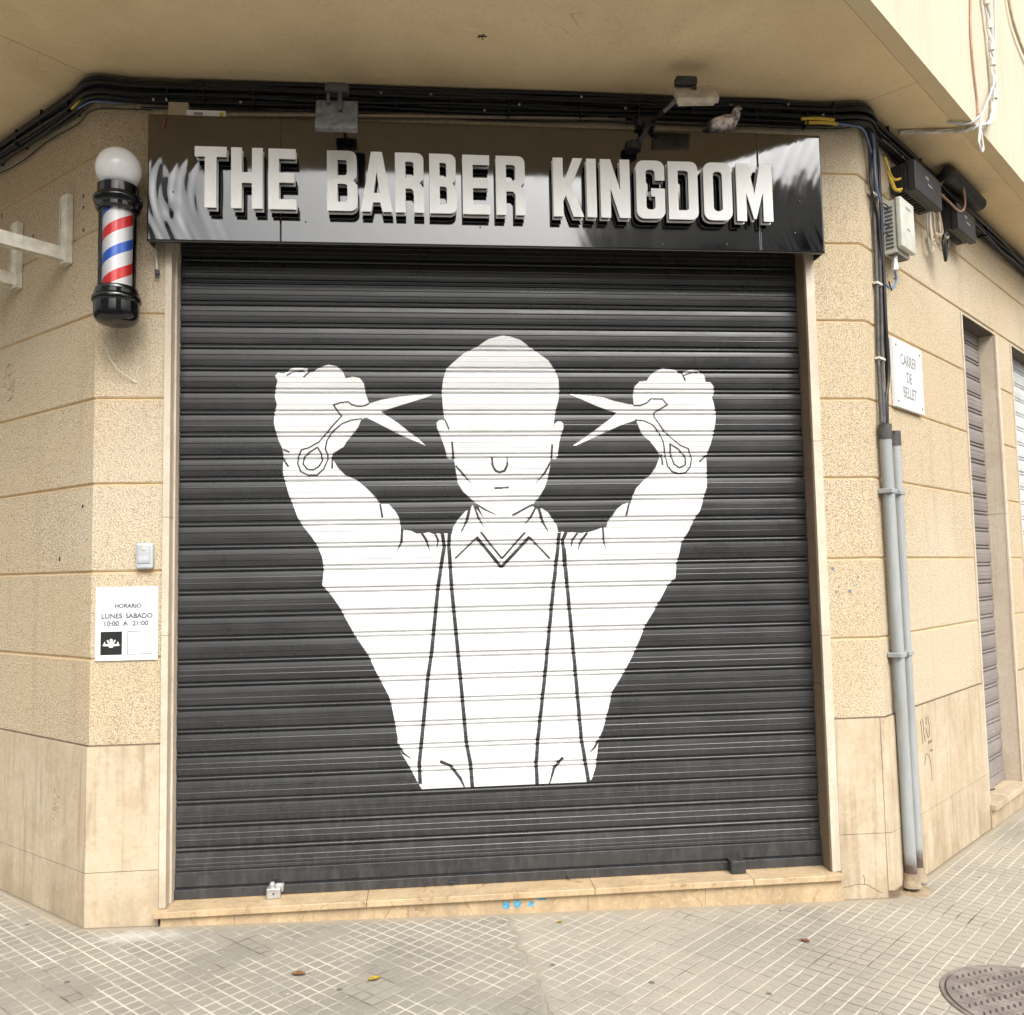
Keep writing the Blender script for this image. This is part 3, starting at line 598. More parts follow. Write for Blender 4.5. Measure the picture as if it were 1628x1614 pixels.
def paint_row(z):
    ev = []
    out = []
    for p in MURAL:
        for a, b in intervals(p, z): ev += [(a, 0, 1), (b, 0, -1)]
    for p in STROKE_POLYS:
        zs = [q[1] for q in p]
        if min(zs) <= z <= max(zs):
            for a, b in intervals(p, z): ev += [(a, 1, 1), (b, 1, -1)]
    ev.sort(); w_ = k = 0; segs = []; last = None; state = 0
    for x, kind, d in ev:
        if last is not None and x > last and state: segs.append((last, x, state))
        if kind == 0: w_ += d
        else: k += d
        state = 0 if w_ <= 0 else (2 if k > 0 else 1); last = x
    return segs
YS = 0.100
def shutter_curtain(name, x0, x1, zt, zb, mats, parent, xf=None, mural=False, step=0.0026, pitch=0.1073, ref=3.003):
    mb = MB(); rows = slat_profile(zt, zb, pitch, ref, step)
    T = xf or (lambda x, y, z: (x, y, z))
    wob = lambda x, z: 0.0016*noise.noise(Vector((x*1.1, z*2.0, 3.1))) + 0.0007*noise.noise(Vector((x*6, z*10, 7)))
    XB = [x0 + (x1-x0)*i/24 for i in range(25)] if mural else [x0, x1]
    for (za, da), (zb_, db) in zip(rows[:-1], rows[1:]):
        segs = paint_row((za+zb_)/2) if mural else []
        cuts = sorted(set(XB + [s for sg in segs for s in sg[:2]]))
        si = 0
        for a, b in zip(cuts[:-1], cuts[1:]):
            if b-a < 1e-6: continue
            m = 0; mid = (a+b)/2
            for sa, sb, st in segs:
                if sa <= mid <= sb: m = st; break
            if mural:
                P = [(a, YS+da+wob(a, za), za), (b, YS+da+wob(b, za), za), (b, YS+db+wob(b, zb_), zb_), (a, YS+db+wob(a, zb_), zb_)]
            else:
                P = [T(a, YS+da, za), T(b, YS+da, za), T(b, YS+db, zb_), T(a, YS+db, zb_)]
            mb.poly(P, m)
    return mb.build(name, mats, parent)
SH = bpy.data.objects.new('roller_shutter', None)
sh = shutter_curtain('roller_shutter', -1.094, 1.998, 3.30, 0.234, [MAT['shutter'], MAT['mural'], MAT['mural_line']], BLD, mural=True)
bpy.data.objects.remove(SH)
sh['label'] = 'black roller shutter painted with a white faceless bald figure holding scissors to its head'
mb = MB()       # bottom rail: two folds
mb.box(-1.094, 1.998, 0.092, 0.112, 0.146, 0.212, 0, 0.0025)
mb.box(-1.094, 1.998, 0.082, 0.112, 0.094, 0.137, 0, 0.0025)
mb.box(-1.094, 1.998, 0.097, 0.112, 0.217, 0.232, 0, 0.002)
mb.box(-1.094, 1.998, 0.104, 0.116, 0.094, 0.236)
rail = mb.build('bottom_rail', MAT['shutter'], sh)
for x in (0.172, 0.728):
    mb = MB(); mb.box(x-0.011, x+0.011, 0.062, 0.090, 0.112, 0.118, 0, 0.001); mb.box(x-0.004, x+0.004, 0.066, 0.090, 0.100, 0.112)
    mb.build('pull_tab', MAT['shutter'], sh)
mb = MB(); mb.box(1.512, 1.584, 0.030, 0.089, 0.0915, 0.152, 0, 0.003); mb.build('lock_case', MAT['shutter'], sh)
lk = thing('padlock', 'silver block padlock on the bottom rail of the black painted shutter', 'padlock', (-0.640, 0.06, 0.0905))
mb = MB(); mb.box(-0.672, -0.610, 0.035, 0.087, 0.0915, 0.138, 0, 0.004); mb.build('lock_body', MAT['steel'], lk)
mb = MB(); mb.lathe([(0.0, 0.160), (0.010, 0.159), (0.014, 0.150), (0.014, 0.138)], (-0.650, 0.062, 0), 16)
mb.box(-0.636, -0.598, 0.066, 0.080, 0.138, 0.150, 0, 0.002); mb.box(-0.610, -0.600, 0.060, 0.084, 0.115, 0.150, 0, 0.002)
mb.build('shackle', MAT['steel'], lk)
mb = MB(); mb.lathe([(0.0, 0), (0.004, 0), (0.004, 0.002)], (0, 0, 0), 10); kx = mb.build('keyhole', MAT['ink_black'], lk)
kx.data.transform(Matrix.Translation((-0.641, 0.0345, 0.114)) @ Matrix.Rotation(pi/2, 4, 'X'))

# ------------------------------------------------------------------ openings on the right-hand street
def side_opening(s0, s1, mats, zt=3.172, zb=0.075, dep=0.10, lab=None):
    fr = MB()
    O = RW(0, 0, 0) if False else PR
    def bx(a, b, o0, o1, z0, z1, bev=0.0015): fr.frame_box(PR, dR, nR, Vector((0,0,1)), a, b, o0, o1, z0, z1, 0, bev)
    bx(s0, s0+0.022, -dep-0.06, 0.010, zb, zt); 
    bx(s1-0.022, s1+0.030, -dep-0.06, 0.010, zb, 1.90); bx(s1-0.022, s1+0.030, -dep-0.06, 0.010, 1.902, zt)
    f = fr.build('door_frame', MAT['frame'], BLD)
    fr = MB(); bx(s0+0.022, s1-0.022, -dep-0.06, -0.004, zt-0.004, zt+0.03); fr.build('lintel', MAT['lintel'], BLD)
    fr = MB(); bx(s0+0.001, s1+0.031, -dep-0.06, 0.045, zb-0.035, zb, 0.003); bx(s0+0.003, s1+0.03, -dep-0.06, 0.018, -0.35, zb-0.036)
    fr.build('threshold', MAT['plinth'], BLD)
    XF = lambda x, y, z: tuple(PR + dR*x + nR*(-(dep + y - YS)) + Vector((0, 0, z)))
    c = shutter_curtain('roller_shutter', s0+0.022, s1-0.022, zt, zb+0.12, mats, BLD, XF, False, 0.0034, 0.118, 3.10)
    c['label'] = lab
    r = MB(); r.frame_box(PR, dR, nR, Vector((0,0,1)), s0+0.022, s1-0.022, -dep-0.012, -dep+0.004, zb+0.003, zb+0.062, 0, 0.003)
    r.frame_box(PR, dR, nR, Vector((0,0,1)), s0+0.022, s1-0.022, -dep-0.014, -dep-0.001, zb+0.066, zb+0.125, 0, 0.003)
    r.build('bottom_rail', mats[0], c)
    return c
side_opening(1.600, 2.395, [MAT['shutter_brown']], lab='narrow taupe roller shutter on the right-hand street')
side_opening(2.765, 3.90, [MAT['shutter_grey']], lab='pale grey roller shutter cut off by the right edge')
p2 = thing('padlock', 'silver padlock with keys at the foot of the narrow taupe shutter', 'padlock', tuple(RW(1.74, 0.075, -0.05)))
mb = MB(); mb.frame_box(PR, dR, nR, Vector((0,0,1)), 1.665, 1.725, -0.085, -0.040, 0.0765, 0.130, 0, 0.003); mb.build('lock_body', MAT['steel'], p2)
mb = MB(); mb.tube([RW(1.725, 0.118, -0.06), RW(1.80, 0.122, -0.062), RW(1.86, 0.105, -0.055), RW(1.93, 0.100, -0.05)], 0.006, 8); mb.build('latch_bar', MAT['lamp_dark'], p2)

# ------------------------------------------------------------------ jutting storey above
def isect(p, d, y): return p + d*((y - p.y)/d.y)
def overhang(off, oc):
    a = PL + nL*(off+0.62); b = PR + nR*off
    return [a + dL*9, isect(a, dL, -oc), isect(b, dR, -oc), b + dR*9]
E1 = overhang(0.312, 1.075); E2 = overhang(0.392, 1.155)
INN = [PL + dL*9 - nL*0.1, PL - mL*0.1, PR - mR*0.1, PR + dR*9 - nR*0.1]
mb = MB()
# soffit in three fields, split by thin seams running out from the corners
def fld(pts, z, mi=0): mb.poly([Vector((p.x, p.y, z)) for p in pts], mi)
sL = PL + nL*0.932; sR = PR + nR*0.312
def shift(p, q, d):   # nudge p toward q by d
    v = (q-p); v.z = 0; return p + v.normalized()*d
g = 0.0016
fld([INN[0], INN[1], PL + dL*g, sL + dL*g, E1[0]], SOF)
fld([PL - mL*0.1, PR - mR*0.1, PR - dR*g, sR - dR*g, E1[2], E1[1], sL - dL*g, PL - dL*g], SOF)
fld([INN[2], INN[3], E1[3], sR + dR*g, PR + dR*g], SOF)
G_ = 0.03
fld([PL + dL*G_, PL - dL*G_, sL - dL*G_ - nL*0.002, sL + dL*G_ - nL*0.002], SOF+0.003, 1); fld([PR - dR*G_, PR + dR*G_, sR + dR*G_ - nR*0.002, sR - dR*G_ - nR*0.002], SOF+0.003, 1)
fld([INN[0], INN[1], INN[2], INN[3], E1[3], E1[2], E1[1], E1[0]], SOF+0.05, 0)
for i in range(3):
    a, b = E1[i], E1[i+1]; zz = lambda p, z: Vector((p.x, p.y, z))
    mb.poly([zz(a, SOF), zz(b, SOF), zz(b, SOF+0.004), zz(a, SOF+0.004)], 0)
mb.build('ceiling', [MAT['soffit'], MAT['backing']], BLD)
mb = MB()
for i in range(3):
    a, b, c, d = E1[i], E1[i+1], E2[i+1], E2[i]
    mb.poly([zz(a, SOF+0.004), zz(b, SOF+0.004), zz(c, SOF+0.002), zz(d, SOF+0.002)], 0)
mb.build('drip_edge', MAT['fascia'], BLD)
mb = MB()
for i in range(3):
    a, b = E2[i], E2[i+1]
    mb.poly([zz(a, SOF+0.002), zz(b, SOF+0.002), zz(b, 12.5), zz(a, 12.5)], 0)
mb.build('upper_wall', MAT['upper'], BLD)
mb = MB(); mb.poly([zz(p, 12.5) for p in (E2[0], E2[1], E2[2], E2[3])]); mb.build('roof', MAT['kerb'], BLD)

# cracked pavement edge: cement lump at the foot of the conduits is a thing of the pavement
# ------------------------------------------------------------------ sign
SX0, SX1, SZ0, SZ1, SY = -1.184, 2.050, 3.099, 3.702, -0.120
sg = thing('shop_sign', 'long glossy black fascia sign reading THE BARBER KINGDOM in raised white letters', 'sign', (0.43, -0.06, 3.40))
mb = MB()
mb.box(SX0+0.003, SX1-0.003, SY+0.006, -0.002, SZ1-0.006, SZ1-0.0035)
mb.box(SX0+0.003, SX0+0.005, SY+0.006, -0.002, SZ0+0.003, SZ1-0.0065); mb.box(SX1-0.005, SX1-0.003, SY+0.006, -0.002, SZ0+0.003, SZ1-0.0065)
mb.box(SX0+0.006, SX1-0.006, SY+0.0055, SY+0.020, SZ0+0.001, SZ0+0.004)
build_each(mb, 'sign_return', MAT['letter_black'], sg)
def panel(x0, x1, amp, tilt=0.0, ztl=0.0):
    mb = MB(); nx = max(8, int((x1-x0)/0.006)); nz = 46; V = []
    for j in range(nz+1):
        for i in range(nx+1):
            x = x0+(x1-x0)*i/nx; f = j/nz; z = SZ0+(SZ1-SZ0)*f
            a = amp(x)
            lo = 1.0 - 0.55*f
            d = a*lo*(0.75*noise.noise(Vector((x*34+2.6*sin(f*4), f*2.2, 1.0))) + 0.9*noise.noise(Vector((x*13+1.5*f, f*3.0, 5.0))))
            # dents round the two fixing screws at the left end
            for sx, sz, sa in ((-1.085, 3.245, 0.0035), (-1.070, 3.335, 0.0018)):
                if x0 < -1.1:
                    r = math.hypot(x-sx, (z-sz)*0.8); d += sa*math.exp(-(r/0.030)**2)
            d += tilt*(x-x0) + ztl*(f-0.5)
            V.append((x, SY+d, z))
    F = [(j*(nx+1)+i, j*(nx+1)+i+1, (j+1)*(nx+1)+i+1, (j+1)*(nx+1)+i) for j in range(nz) for i in range(nx)]
    mb.add(V, F, 0, True)
    b = len(V)
    o = mb.build('sign_panel', MAT['sign'], sg, 80)
    md = o.modifiers.new('thick', 'SOLIDIFY'); md.thickness = 0.003; md.offset = 0
    return o
panel(SX0, -0.586, lambda x: 0.0048*max(0.0, min(1.0, (-0.80-x)/0.36))**1.1 + 0.00006)
panel(-0.5854, 1.7224, lambda x: 0.00006 + 0.0008*max(0, min(1, (x-1.60)/0.2)))
panel(1.7230, SX1, lambda x: 0.0007, 0.008, -0.0005)
mb = MB()
for x, z in [(-1.085, 3.245), (-1.070, 3.335), (-0.470, 3.205), (0.345, 3.196), (1.232, 3.190), (1.93, 3.36), (1.90, 3.20), (1.925, 3.665), (-1.02, 3.62), (-0.35, 3.63), (0.85, 3.645), (1.55, 3.135), (1.23, 3.13)]:
    c = Matrix.Translation((x, SY-0.003, z)) @ Matrix.Rotation(pi/2, 4, 'X'); b0 = len(mb.v)
    mb.lathe([(0.0, 0.0022), (0.0028, 0.0018), (0.0042, 0.0)], (0, 0, 0), 10)
    for i in range(b0, len(mb.v)): mb.v[i] = tuple(c @ Vector(mb.v[i]))
build_each(mb, 'screw', MAT['lamp_grey'], sg)

# letters --------------------------------------------------------------
def rr(x0, z0, x1, z1, r, which='abcd', n=5):
    """rounded rect, ccw; rounded corners: a=ll b=lr c=ur d=ul"""
    out = []
    for k, cx, cz, a0 in (('a', x0, z0, 180), ('b', x1, z0, 270), ('c', x1, z1, 0), ('d', x0, z1, 90)):
        if k in which and r > 0:
            ccx = cx + (r if k in 'ad' else -r); ccz = cz + (r if k in 'ab' else -r)
            for i in range(n+1):
                a = radians(a0 + 90*i/n); out.append((ccx+r*cos(a), ccz+r*sin(a)))
        else: out.append((cx, cz))
    return out
def glyph(g, w, h):
    s = 0.335*min(w, 0.145) if g != 'I' else w          # stem width
    b = 0.155*h*1.02                                     # bar height
    s = 0.048 if g != 'I' else w
    b = 0.047
    if g == 'T': return [[(w/2-s/2-.002, 0), (w/2+s/2+.002, 0), (w/2+s/2+.002, h-b), (w, h-b), (w, h), (0, h), (0, h-b), (w/2-s/2-.002, h-b)]], []
    if g == 'I': return [[(0, 0), (w, 0), (w, h), (0, h)]], []
    if g == 'H':
        return [[(0, 0), (s, 0), (s, h*.42), (w-s, h*.42), (w-s, 0), (w, 0), (w, h), (w-s, h), (w-s, h*.42+b*1.05), (s, h*.42+b*1.05), (s, h), (0, h)]], []
    if g == 'E':
        m = h*.44
        return [[(0, 0), (w, 0), (w, b), (s, b), (s, m), (w*.93, m), (w*.93, m+b), (s, m+b), (s, h-b), (w*.98, h-b), (w*.98, h), (0, h)]], []
    if g == 'B':
        o = [(0, 0)] + rr(0, 0, w, h*.51, .030, 'bc')[1:-1]
        o = [(0, 0)] + [p for p in rr(0, 0, w, h*.505, .032, 'b')[1:-2]] + [(w, h*.43), (w-.020, h*.505), (w-.004, h*.57)] + [p for p in rr(0, h*.5, w-.004, h, .032, 'c')[2:-1]] + [(0, h)]
        return [o], [rr(s, b*.9, w-s+.002, h*.45, .014, 'bc'), rr(s, h*.59, w-s, h-b*.9, .014, 'bc')]
    if g == 'R':
        o = [(0, 0), (s, 0), (s, h*.40)] + [(w-s-.012, h*.40), (w-s, h*.35), (w-s, 0), (w, 0), (w, h*.41), (w-.022, h*.495), (w-.002, h*.57)] + rr(0, h*.5, w-.002, h, .032, 'c')[2:-1] + [(0, h)]
        return [o], [rr(s, h*.58, w-s, h-b*.9, .014, 'bc')]
    if g == 'A':
        k = w*.325
        return [[(0, 0), (s*.98, 0), (s*.98+.010, h*.155), (w-s*.98-.010, h*.155), (w-s*.98, 0), (w, 0), (w-k, h), (k, h)]], [[(w*.405, h*.31), (w*.595, h*.31), (w*.50, h*.66)]]
    if g == 'K':
        return [[(0, 0), (s, 0), (s, h*.27), (s+.012, h*.36), (w-.050, 0), (w, 0), (w*.60, h*.53), (w*.98, h), (w*.98-.046, h), (s, h*.56), (s, h), (0, h)]], []
    if g == 'N':
        return [[(0, 0), (s, 0), (s, h*.50), (w-s-.004, 0), (w, 0), (w, h), (w-s, h), (w-s, h*.47), (s+.002, h), (0, h)]], []
    if g == 'M':
        return [[(0, 0), (s, 0), (s, h*.50), (w/2-.006, h*.0+.012), (w/2+.006, h*.0+.012), (w-s, h*.50), (w-s, 0), (w, 0), (w, h), (w-s-.012, h), (w/2, h*.47), (s+.012, h), (0, h)]], []
    if g == 'D':
        return [rr(0, 0, w, h, .034, 'bc')], [rr(s, b*.95, w-s+.001, h-b*.95, .014, 'bc')]
    if g == 'O':
        return [rr(0, 0, w, h, .040)], [rr(s, b*.95, w-s, h-b*.95, .018)]
    if g == 'G':
        o = rr(0, 0, w, h, .038)
        outer = [p for p in rr(0, 0, w, h, .038, 'abcd')]
        # walk: start at the right bar inner, ccw round the outside, back along the inside
        lo = rr(0, 0, w, h, .038)
        left_bottom = lo[0:6]; right_bottom = lo[6:12]; right_top = lo[12:18]; left_top = lo[18:24]
        ins = rr(s, b*.95, w-s, h-b*.95, .016)
        ib_l, ib_r, it_r, it_l = ins[0:6], ins[6:12], ins[12:18], ins[18:24]
        path = left_bottom + right_bottom + [(w, h*.52), (w*.52, h*.52), (w*.52, h*.38), (w-s, h*.38)] + ib_r[::-1] + ib_l[::-1] + it_l[::-1] + it_r[::-1] + [(w-s, h*.66), (w, h*.66)] + right_top + left_top
        return [path], []
def extrude_glyph(outers, holes, x, z, y_front, y_back, inset, mi, mb):
    """filled outline extruded from y_front (street side) to y_back"""
    cu = bpy.data.curves.new('tmp', 'CURVE'); cu.dimensions = '2D'; cu.fill_mode = 'BOTH'
    for pts in outers + holes:
        sp = cu.splines.new('POLY'); sp.points.add(len(pts)-1); sp.use_cyclic_u = True
        for i, (a, b) in enumerate(pts): sp.points[i].co = (a, b, 0, 1)
    cu.extrude = (y_back-y_front)/2; cu.offset = -inset
    ob = bpy.data.objects.new('tmp', cu); COL.objects.link(ob)
    me = bpy.data.meshes.new_from_object(ob.evaluated_get(bpy.context.evaluated_depsgraph_get()))
    ym = (y_front+y_back)/2
    vs = [(x+v.co.x, ym - v.co.z, z+v.co.y) for v in me.vertices]
    mb.add(vs, [tuple(p.vertices) for p in me.polygons], mi)
    bpy.data.objects.remove(ob); bpy.data.curves.remove(cu); bpy.data.meshes.remove(me)
for g_, x0, x1 in GLYPHS:
    w_ = x1-x0; H = 0.286; z0 = 3.2365 - 0.0038*(x0+0.96)
    O_, Hh = glyph(g_, w_, H); mb = MB()
    extrude_glyph(O_, Hh, x0, z0, SY-0.070, SY-0.064, 0.0, 0, mb)
    extrude_glyph(O_, Hh, x0, z0, SY-0.0638, SY-0.034, 0.006, 1, mb)
    extrude_glyph(O_, Hh, x0, z0, SY-0.0338, SY-0.024, 0.0, 0, mb)
    extrude_glyph(O_, Hh, x0, z0, SY-0.0238, SY-0.0205, 0.003, 1, mb)
    mb.build('letter', [MAT['letter_white'], MAT['letter_black']], sg)

# ------------------------------------------------------------------ text helper for the small plates
def text_mesh(s, size, o, ax, az, mat, parent, name='lettering', xscale=1.0, bold=0.0, align='CENTER', depth=0.0008, space=1.0):
    cu = bpy.data.curves.new('tmp', 'FONT'); cu.body = s; cu.size = size; cu.align_x = align; cu.extrude = depth/2; cu.offset = bold; cu.space_character = space
    ob = bpy.data.objects.new('tmp', cu); COL.objects.link(ob)
    me = bpy.data.meshes.new_from_object(ob.evaluated_get(bpy.context.evaluated_depsgraph_get()))
    ny = ax.cross(az).normalized(); mb = MB()
    mb.add([o + ax*v.co.x*xscale + az*v.co.y - ny*v.co.z*-1.0 for v in me.vertices], [tuple(p.vertices) for p in me.polygons])
    bpy.data.objects.remove(ob); bpy.data.curves.remove(cu); bpy.data.meshes.remove(me)
    return mb.build(name, mat, parent)
UP = Vector((0, 0, 1)); AX = Vector((1, 0, 0))

# opening hours plate
hp = thing('hours_plate', 'square white plate with opening hours and a crown emblem beside the shutter', 'sign', (-1.287, -0.006, 1.19))
mb = MB(); mb.box(-1.424, -1.150, -0.0075, -0.0015, 1.192, 1.525, 0, 0.0006); mb.build('plate', MAT['white_plastic'], hp)
yf = -0.0088
for s_, x_, z_, sz, al in [('HORARIO', -1.282, 1.430, 0.0255, 'CENTER'), ('LUNES', -1.3525, 1.383, 0.0305, 'CENTER'), ('SABADO', -1.233, 1.383, 0.0305, 'CENTER'), ('10:00', -1.355, 1.349, 0.0305, 'CENTER'), ('A', -1.2925, 1.349, 0.0305, 'CENTER'), ('21:00', -1.227, 1.349, 0.0305, 'CENTER')]:
    text_mesh(s_, sz, Vector((x_, yf, z_)), AX, UP, MAT['ink_grey'], hp, 'lettering', 1.03 if s_ != 'SABADO' else 1.0, 0.0006)
mb = MB(); mb.box(-1.4000, -1.3065, -0.0086, -0.0077, 1.2185, 1.323); em = mb.build('emblem', MAT['ink_black'], hp)
mb = MB(); ec = Vector((-1.3535, -0.0092, 1.268))
def epoly(pts): mb.poly([ec + AX*a + UP*b for a, b in pts])
epoly([(-.040, -.006), (-.030, -.010), (.030, -.010), (.040, -.006), (.030, -.001), (-.030, -.001)])
epoly([(-.034, -.001), (-.024, -.001), (-.028, .012)]); epoly([(.024, -.001), (.034, -.001), (.029, .012)])
epoly([(-.012, -.001), (-.020, .016), (-.015, .019), (-.006, .002)]); epoly([(.006, .002), (.015, .019), (.020, .016), (.012, -.001)])
epoly([(-.006, -.001), (-.0065, .020), (0, .023), (.0065, .020), (.006, -.001)])
epoly([(-.012, -.010), (-.007, -.017), (.007, -.017), (.012, -.010)])
mb.build('crown_mark', MAT['white_plastic'], em)
mb = MB()
for a in [(-1.283, -1.2805, 1.221, 1.3215), (-1.1805, -1.178, 1.221, 1.3215), (-1.283, -1.178, 1.3215, 1.324), (-1.283, -1.178, 1.2185, 1.221)]:
    mb.box(a[0], a[1], -0.0083, -0.0077, a[2], a[3])
mb.build('printed_frame', MAT['ink_grey'], hp)

# key switch
ks = thing('key_switch', 'small grey rounded key switch box above the opening hours plate', 'switch', (-1.208, -0.02, 1.60))
mb = MB(); mb.box(-1.246, -1.170, -0.030, -0.001, 1.604, 1.722, 0, 0.010); mb.build('housing', MAT['grey_plastic'], ks)
mb = MB(); mb.box(-1.236, -1.180, -0.034, -0.0295, 1.630, 1.712, 0, 0.003); cov = mb.build('cover', plain('cover_grey', (0.40, 0.415, 0.43), 0.4), ks)
mb = MB(); mb.lathe([(0.0, 0.003), (0.006, 0.003), (0.009, 0.0)], (0, 0, 0), 14)
for i in range(len(mb.v)): mb.v[i] = tuple(Matrix.Translation((-1.209, -0.0342, 1.694)) @ Matrix.Rotation(pi/2, 4, 'X') @ Vector(mb.v[i]))
mb.build('keyhole', MAT['beige_pvc'], cov)
mb = MB(); mb.box(-1.232, -1.184, -0.0352, -0.0338, 1.642, 1.662); mb.build('badge', MAT['grey_plastic'], cov)

# street name plaque
pq = thing('street_plaque', 'white marble street name plaque reading CARRER DE BELLET on the right-hand wall', 'plaque', tuple(RW(0.53, 2.39)))
mb = MB(); mb.frame_box(PR, dR, nR, UP, 0.318, 0.757, 0.002, 0.022, 2.398, 2.768, 0, 0.002)
mb.build('plate', MAT['white_plastic'], pq)
for s_, z_ in [('CARRER', 2.640), ('DE', 2.548), ('BELLET', 2.462)]:
    text_mesh(s_, 0.086, RW(0.537, z_, 0.0228), dR, UP, MAT['ink_pale'], pq, 'lettering', 0.78, 0.0015)
mb = MB()
for s_ in (0.355, 0.722):
    for z_ in (2.428, 2.735): mb.frame_box(PR, dR, nR, UP, s_-0.006, s_+0.006, 0.021, 0.026, z_-0.006, z_+0.006, 0, 0.002)
build_each(mb, 'screw', MAT['lamp_grey'], pq)

# ------------------------------------------------------------------ barber pole
PX, PY = -1.302, -0.155
bp = thing('barber_pole', 'wall mounted barber pole with red, white and blue stripes under a white globe', 'barber pole', (PX, PY, 2.69))
MAT['stripes'] = m_stripes(PX, PY)
c0 = (PX, PY, 0)
mb = MB(); R_ = 0.0985; zc = 3.418
mb.lathe([(0.0001, zc+R_)] + [(R_*sin(a), zc+R_*cos(a)) for a in [pi*i/26 for i in range(1, 22)]], c0, 44); mb.build('globe', MAT['opal'], bp)
mb = MB(); mb.lathe([(0.060, 3.338), (0.082, 3.338), (0.088, 3.333), (0.088, 3.294), (0.100, 3.284), (0.106, 3.274), (0.106, 3.262), (0.102, 3.256), (0.100, 3.246), (0.095, 3.242), (0.094, 3.226), (0.086, 3.216), (0.060, 3.214)], c0, 48); mb.build('top_cap', MAT['black_gloss'], bp)
mb = MB(); mb.lathe([(0.0805, 3.226), (0.0805, 2.855)], c0, 48); mb.build('glass_tube', MAT['glass'], bp)
mb = MB(); mb.lathe([(0.0635, 3.225), (0.0635, 2.852)], c0, 48); mb.build('striped_cylinder', MAT['stripes'], bp)
mb = MB(); mb.lathe([(0.060, 2.866), (0.086, 2.864), (0.090, 2.858), (0.090, 2.846), (0.096, 2.842), (0.096, 2.828), (0.100, 2.824), (0.105, 2.816), (0.105, 2.802), (0.100, 2.794), (0.097, 2.792), (0.097, 2.745), (0.092, 2.722), (0.076, 2.704), (0.050, 2.696), (0.0001, 2.694)], c0, 48); mb.build('bottom_cap', MAT['black_gloss'], bp)
for z_ in (3.275, 2.80):
    mb = MB(); mb.box(PX-0.022, PX+0.022, PY+0.085, -0.001, z_-0.018, z_+0.018, 0, 0.003); mb.box(PX-0.034, PX+0.034, -0.010, -0.001, z_-0.034, z_+0.034, 0, 0.002)
    mb.build('wall_bracket', MAT['black_gloss'], bp)

# ------------------------------------------------------------------ loose wires on the left strip
mb = MB(); mb.tube(smooth_path([(-1.394, -0.004, 2.63), (-1.376, -0.022, 2.585), (-1.337, -0.030, 2.528), (-1.295, -0.02, 2.495), (-1.257, -0.006, 2.468)]), 0.0022, 6)
tag(mb.build('loose_wire', MAT['cable_white']), 'thin white loose wire curling from the wall under the barber pole', 'wire')
lw = thing('hanging_lead', 'short white lead with a plug hanging below the left end of the sign', 'wire', (-1.17, -0.02, 2.97))
mb = MB(); mb.tube(smooth_path([(-1.182, -0.012, 3.125), (-1.172, -0.02, 3.07), (-1.168, -0.018, 3.00)]), 0.0042, 7); mb.build('cord', MAT['cable_white'], lw)
mb = MB(); mb.box(-1.178, -1.157, -0.028, -0.010, 2.978, 3.002, 0, 0.003); mb.box(-1.176, -1.170, -0.022, -0.016, 2.962, 2.978); mb.box(-1.165, -1.159, -0.022, -0.016, 2.962, 2.978); mb.build('plug', MAT['lamp_dark'], lw)

# ------------------------------------------------------------------ floodlights over the sign
f1 = thing('floodlight', 'grey square floodlight hanging over the word BARBER, seen from its flat side', 'floodlight', (-0.30, -0.36, 3.60), 'floodlights over the shop sign')
q1 = Matrix.Translation((-0.301, -0.385, 3.578)) @ Matrix.Rotation(radians(-20), 4, 'X')
def xb(mb, Mx, *a, **k):
    b = len(mb.v); mb.box(*a, **k)
    for i in range(b, len(mb.v)): mb.v[i] = tuple(Mx @ Vector(mb.v[i]))
mb = MB(); xb(mb, q1, -0.092, 0.092, -0.014, 0.014, -0.080, 0.086, bev=0.006)
for i in range(9): xb(mb, q1, -0.075+0.018*i, -0.069+0.018*i, 0.014, 0.026, -0.055, 0.060)
mb.build('lamp_head', MAT['lamp_grey'], f1)
mb = MB(); mb.box(-0.352, -0.248, -0.400, -0.345, 3.688, 3.733, 0, 0.010); mb.box(-0.345, -0.330, -0.385, -0.370, 3.640, 3.69); mb.box(-0.292, -0.276, -0.405, -0.39, 3.600, 3.69, 0, 0.002); mb.build('driver_box', MAT['lamp_dark'], f1)
mb = MB(); mb.tube(smooth_path([(-0.300, -0.125, 3.706), (-0.300, -0.18, 3.72), (-0.300, -0.30, 3.715), (-0.300, -0.36, 3.70)]), 0.009, 8); mb.box(-0.33, -0.27, -0.14, -0.06, 3.7025, 3.716, 0, 0.002); mb.build('arm', MAT['lamp_dark'], f1)
f2 = thing('floodlight', 'beige floodlight on a black arm over the word KINGDOM, tilted down beside the pigeon', 'floodlight', (1.15, -0.12, 3.70), 'floodlights over the shop sign')
q2 = Matrix.Translation((1.350, -0.33, 3.772)) @ Matrix.Rotation(radians(-3), 4, 'Y') @ Matrix.Rotation(radians(-34), 4, 'X')
mb = MB(); xb(mb, q2, -0.100, 0.100, -0.016, 0.016, -0.058, 0.052, bev=0.006); xb(mb, q2, -0.088, 0.088, 0.016, 0.034, -0.045, 0.045, bev=0.006); mb.build('lamp_head', MAT['lamp_beige'], f2)
mb = MB(); xb(mb, Matrix.Translation((1.306, -0.33, 3.832)), -0.052, 0.052, -0.025, 0.025, -0.020, 0.020, bev=0.012)
xb(mb, Matrix.Translation((1.345, -0.33, 3.80)), -0.010, 0.010, -0.008, 0.008, -0.03, 0.03); mb.build('driver_box', MAT['lamp_dark'], f2)
mb = MB(); mb.tube([(1.262, -0.30, 3.755), (1.225, -0.24, 3.735)], 0.010, 8); mb.build('joint', MAT['lamp_grey'], f2)
mb = MB(); mb.tube([(1.225, -0.24, 3.735), (1.175, -0.135, 3.722)], 0.011, 8); mb.box(1.115, 1.205, -0.165, -0.085, 3.7025, 3.745, 0, 0.006)
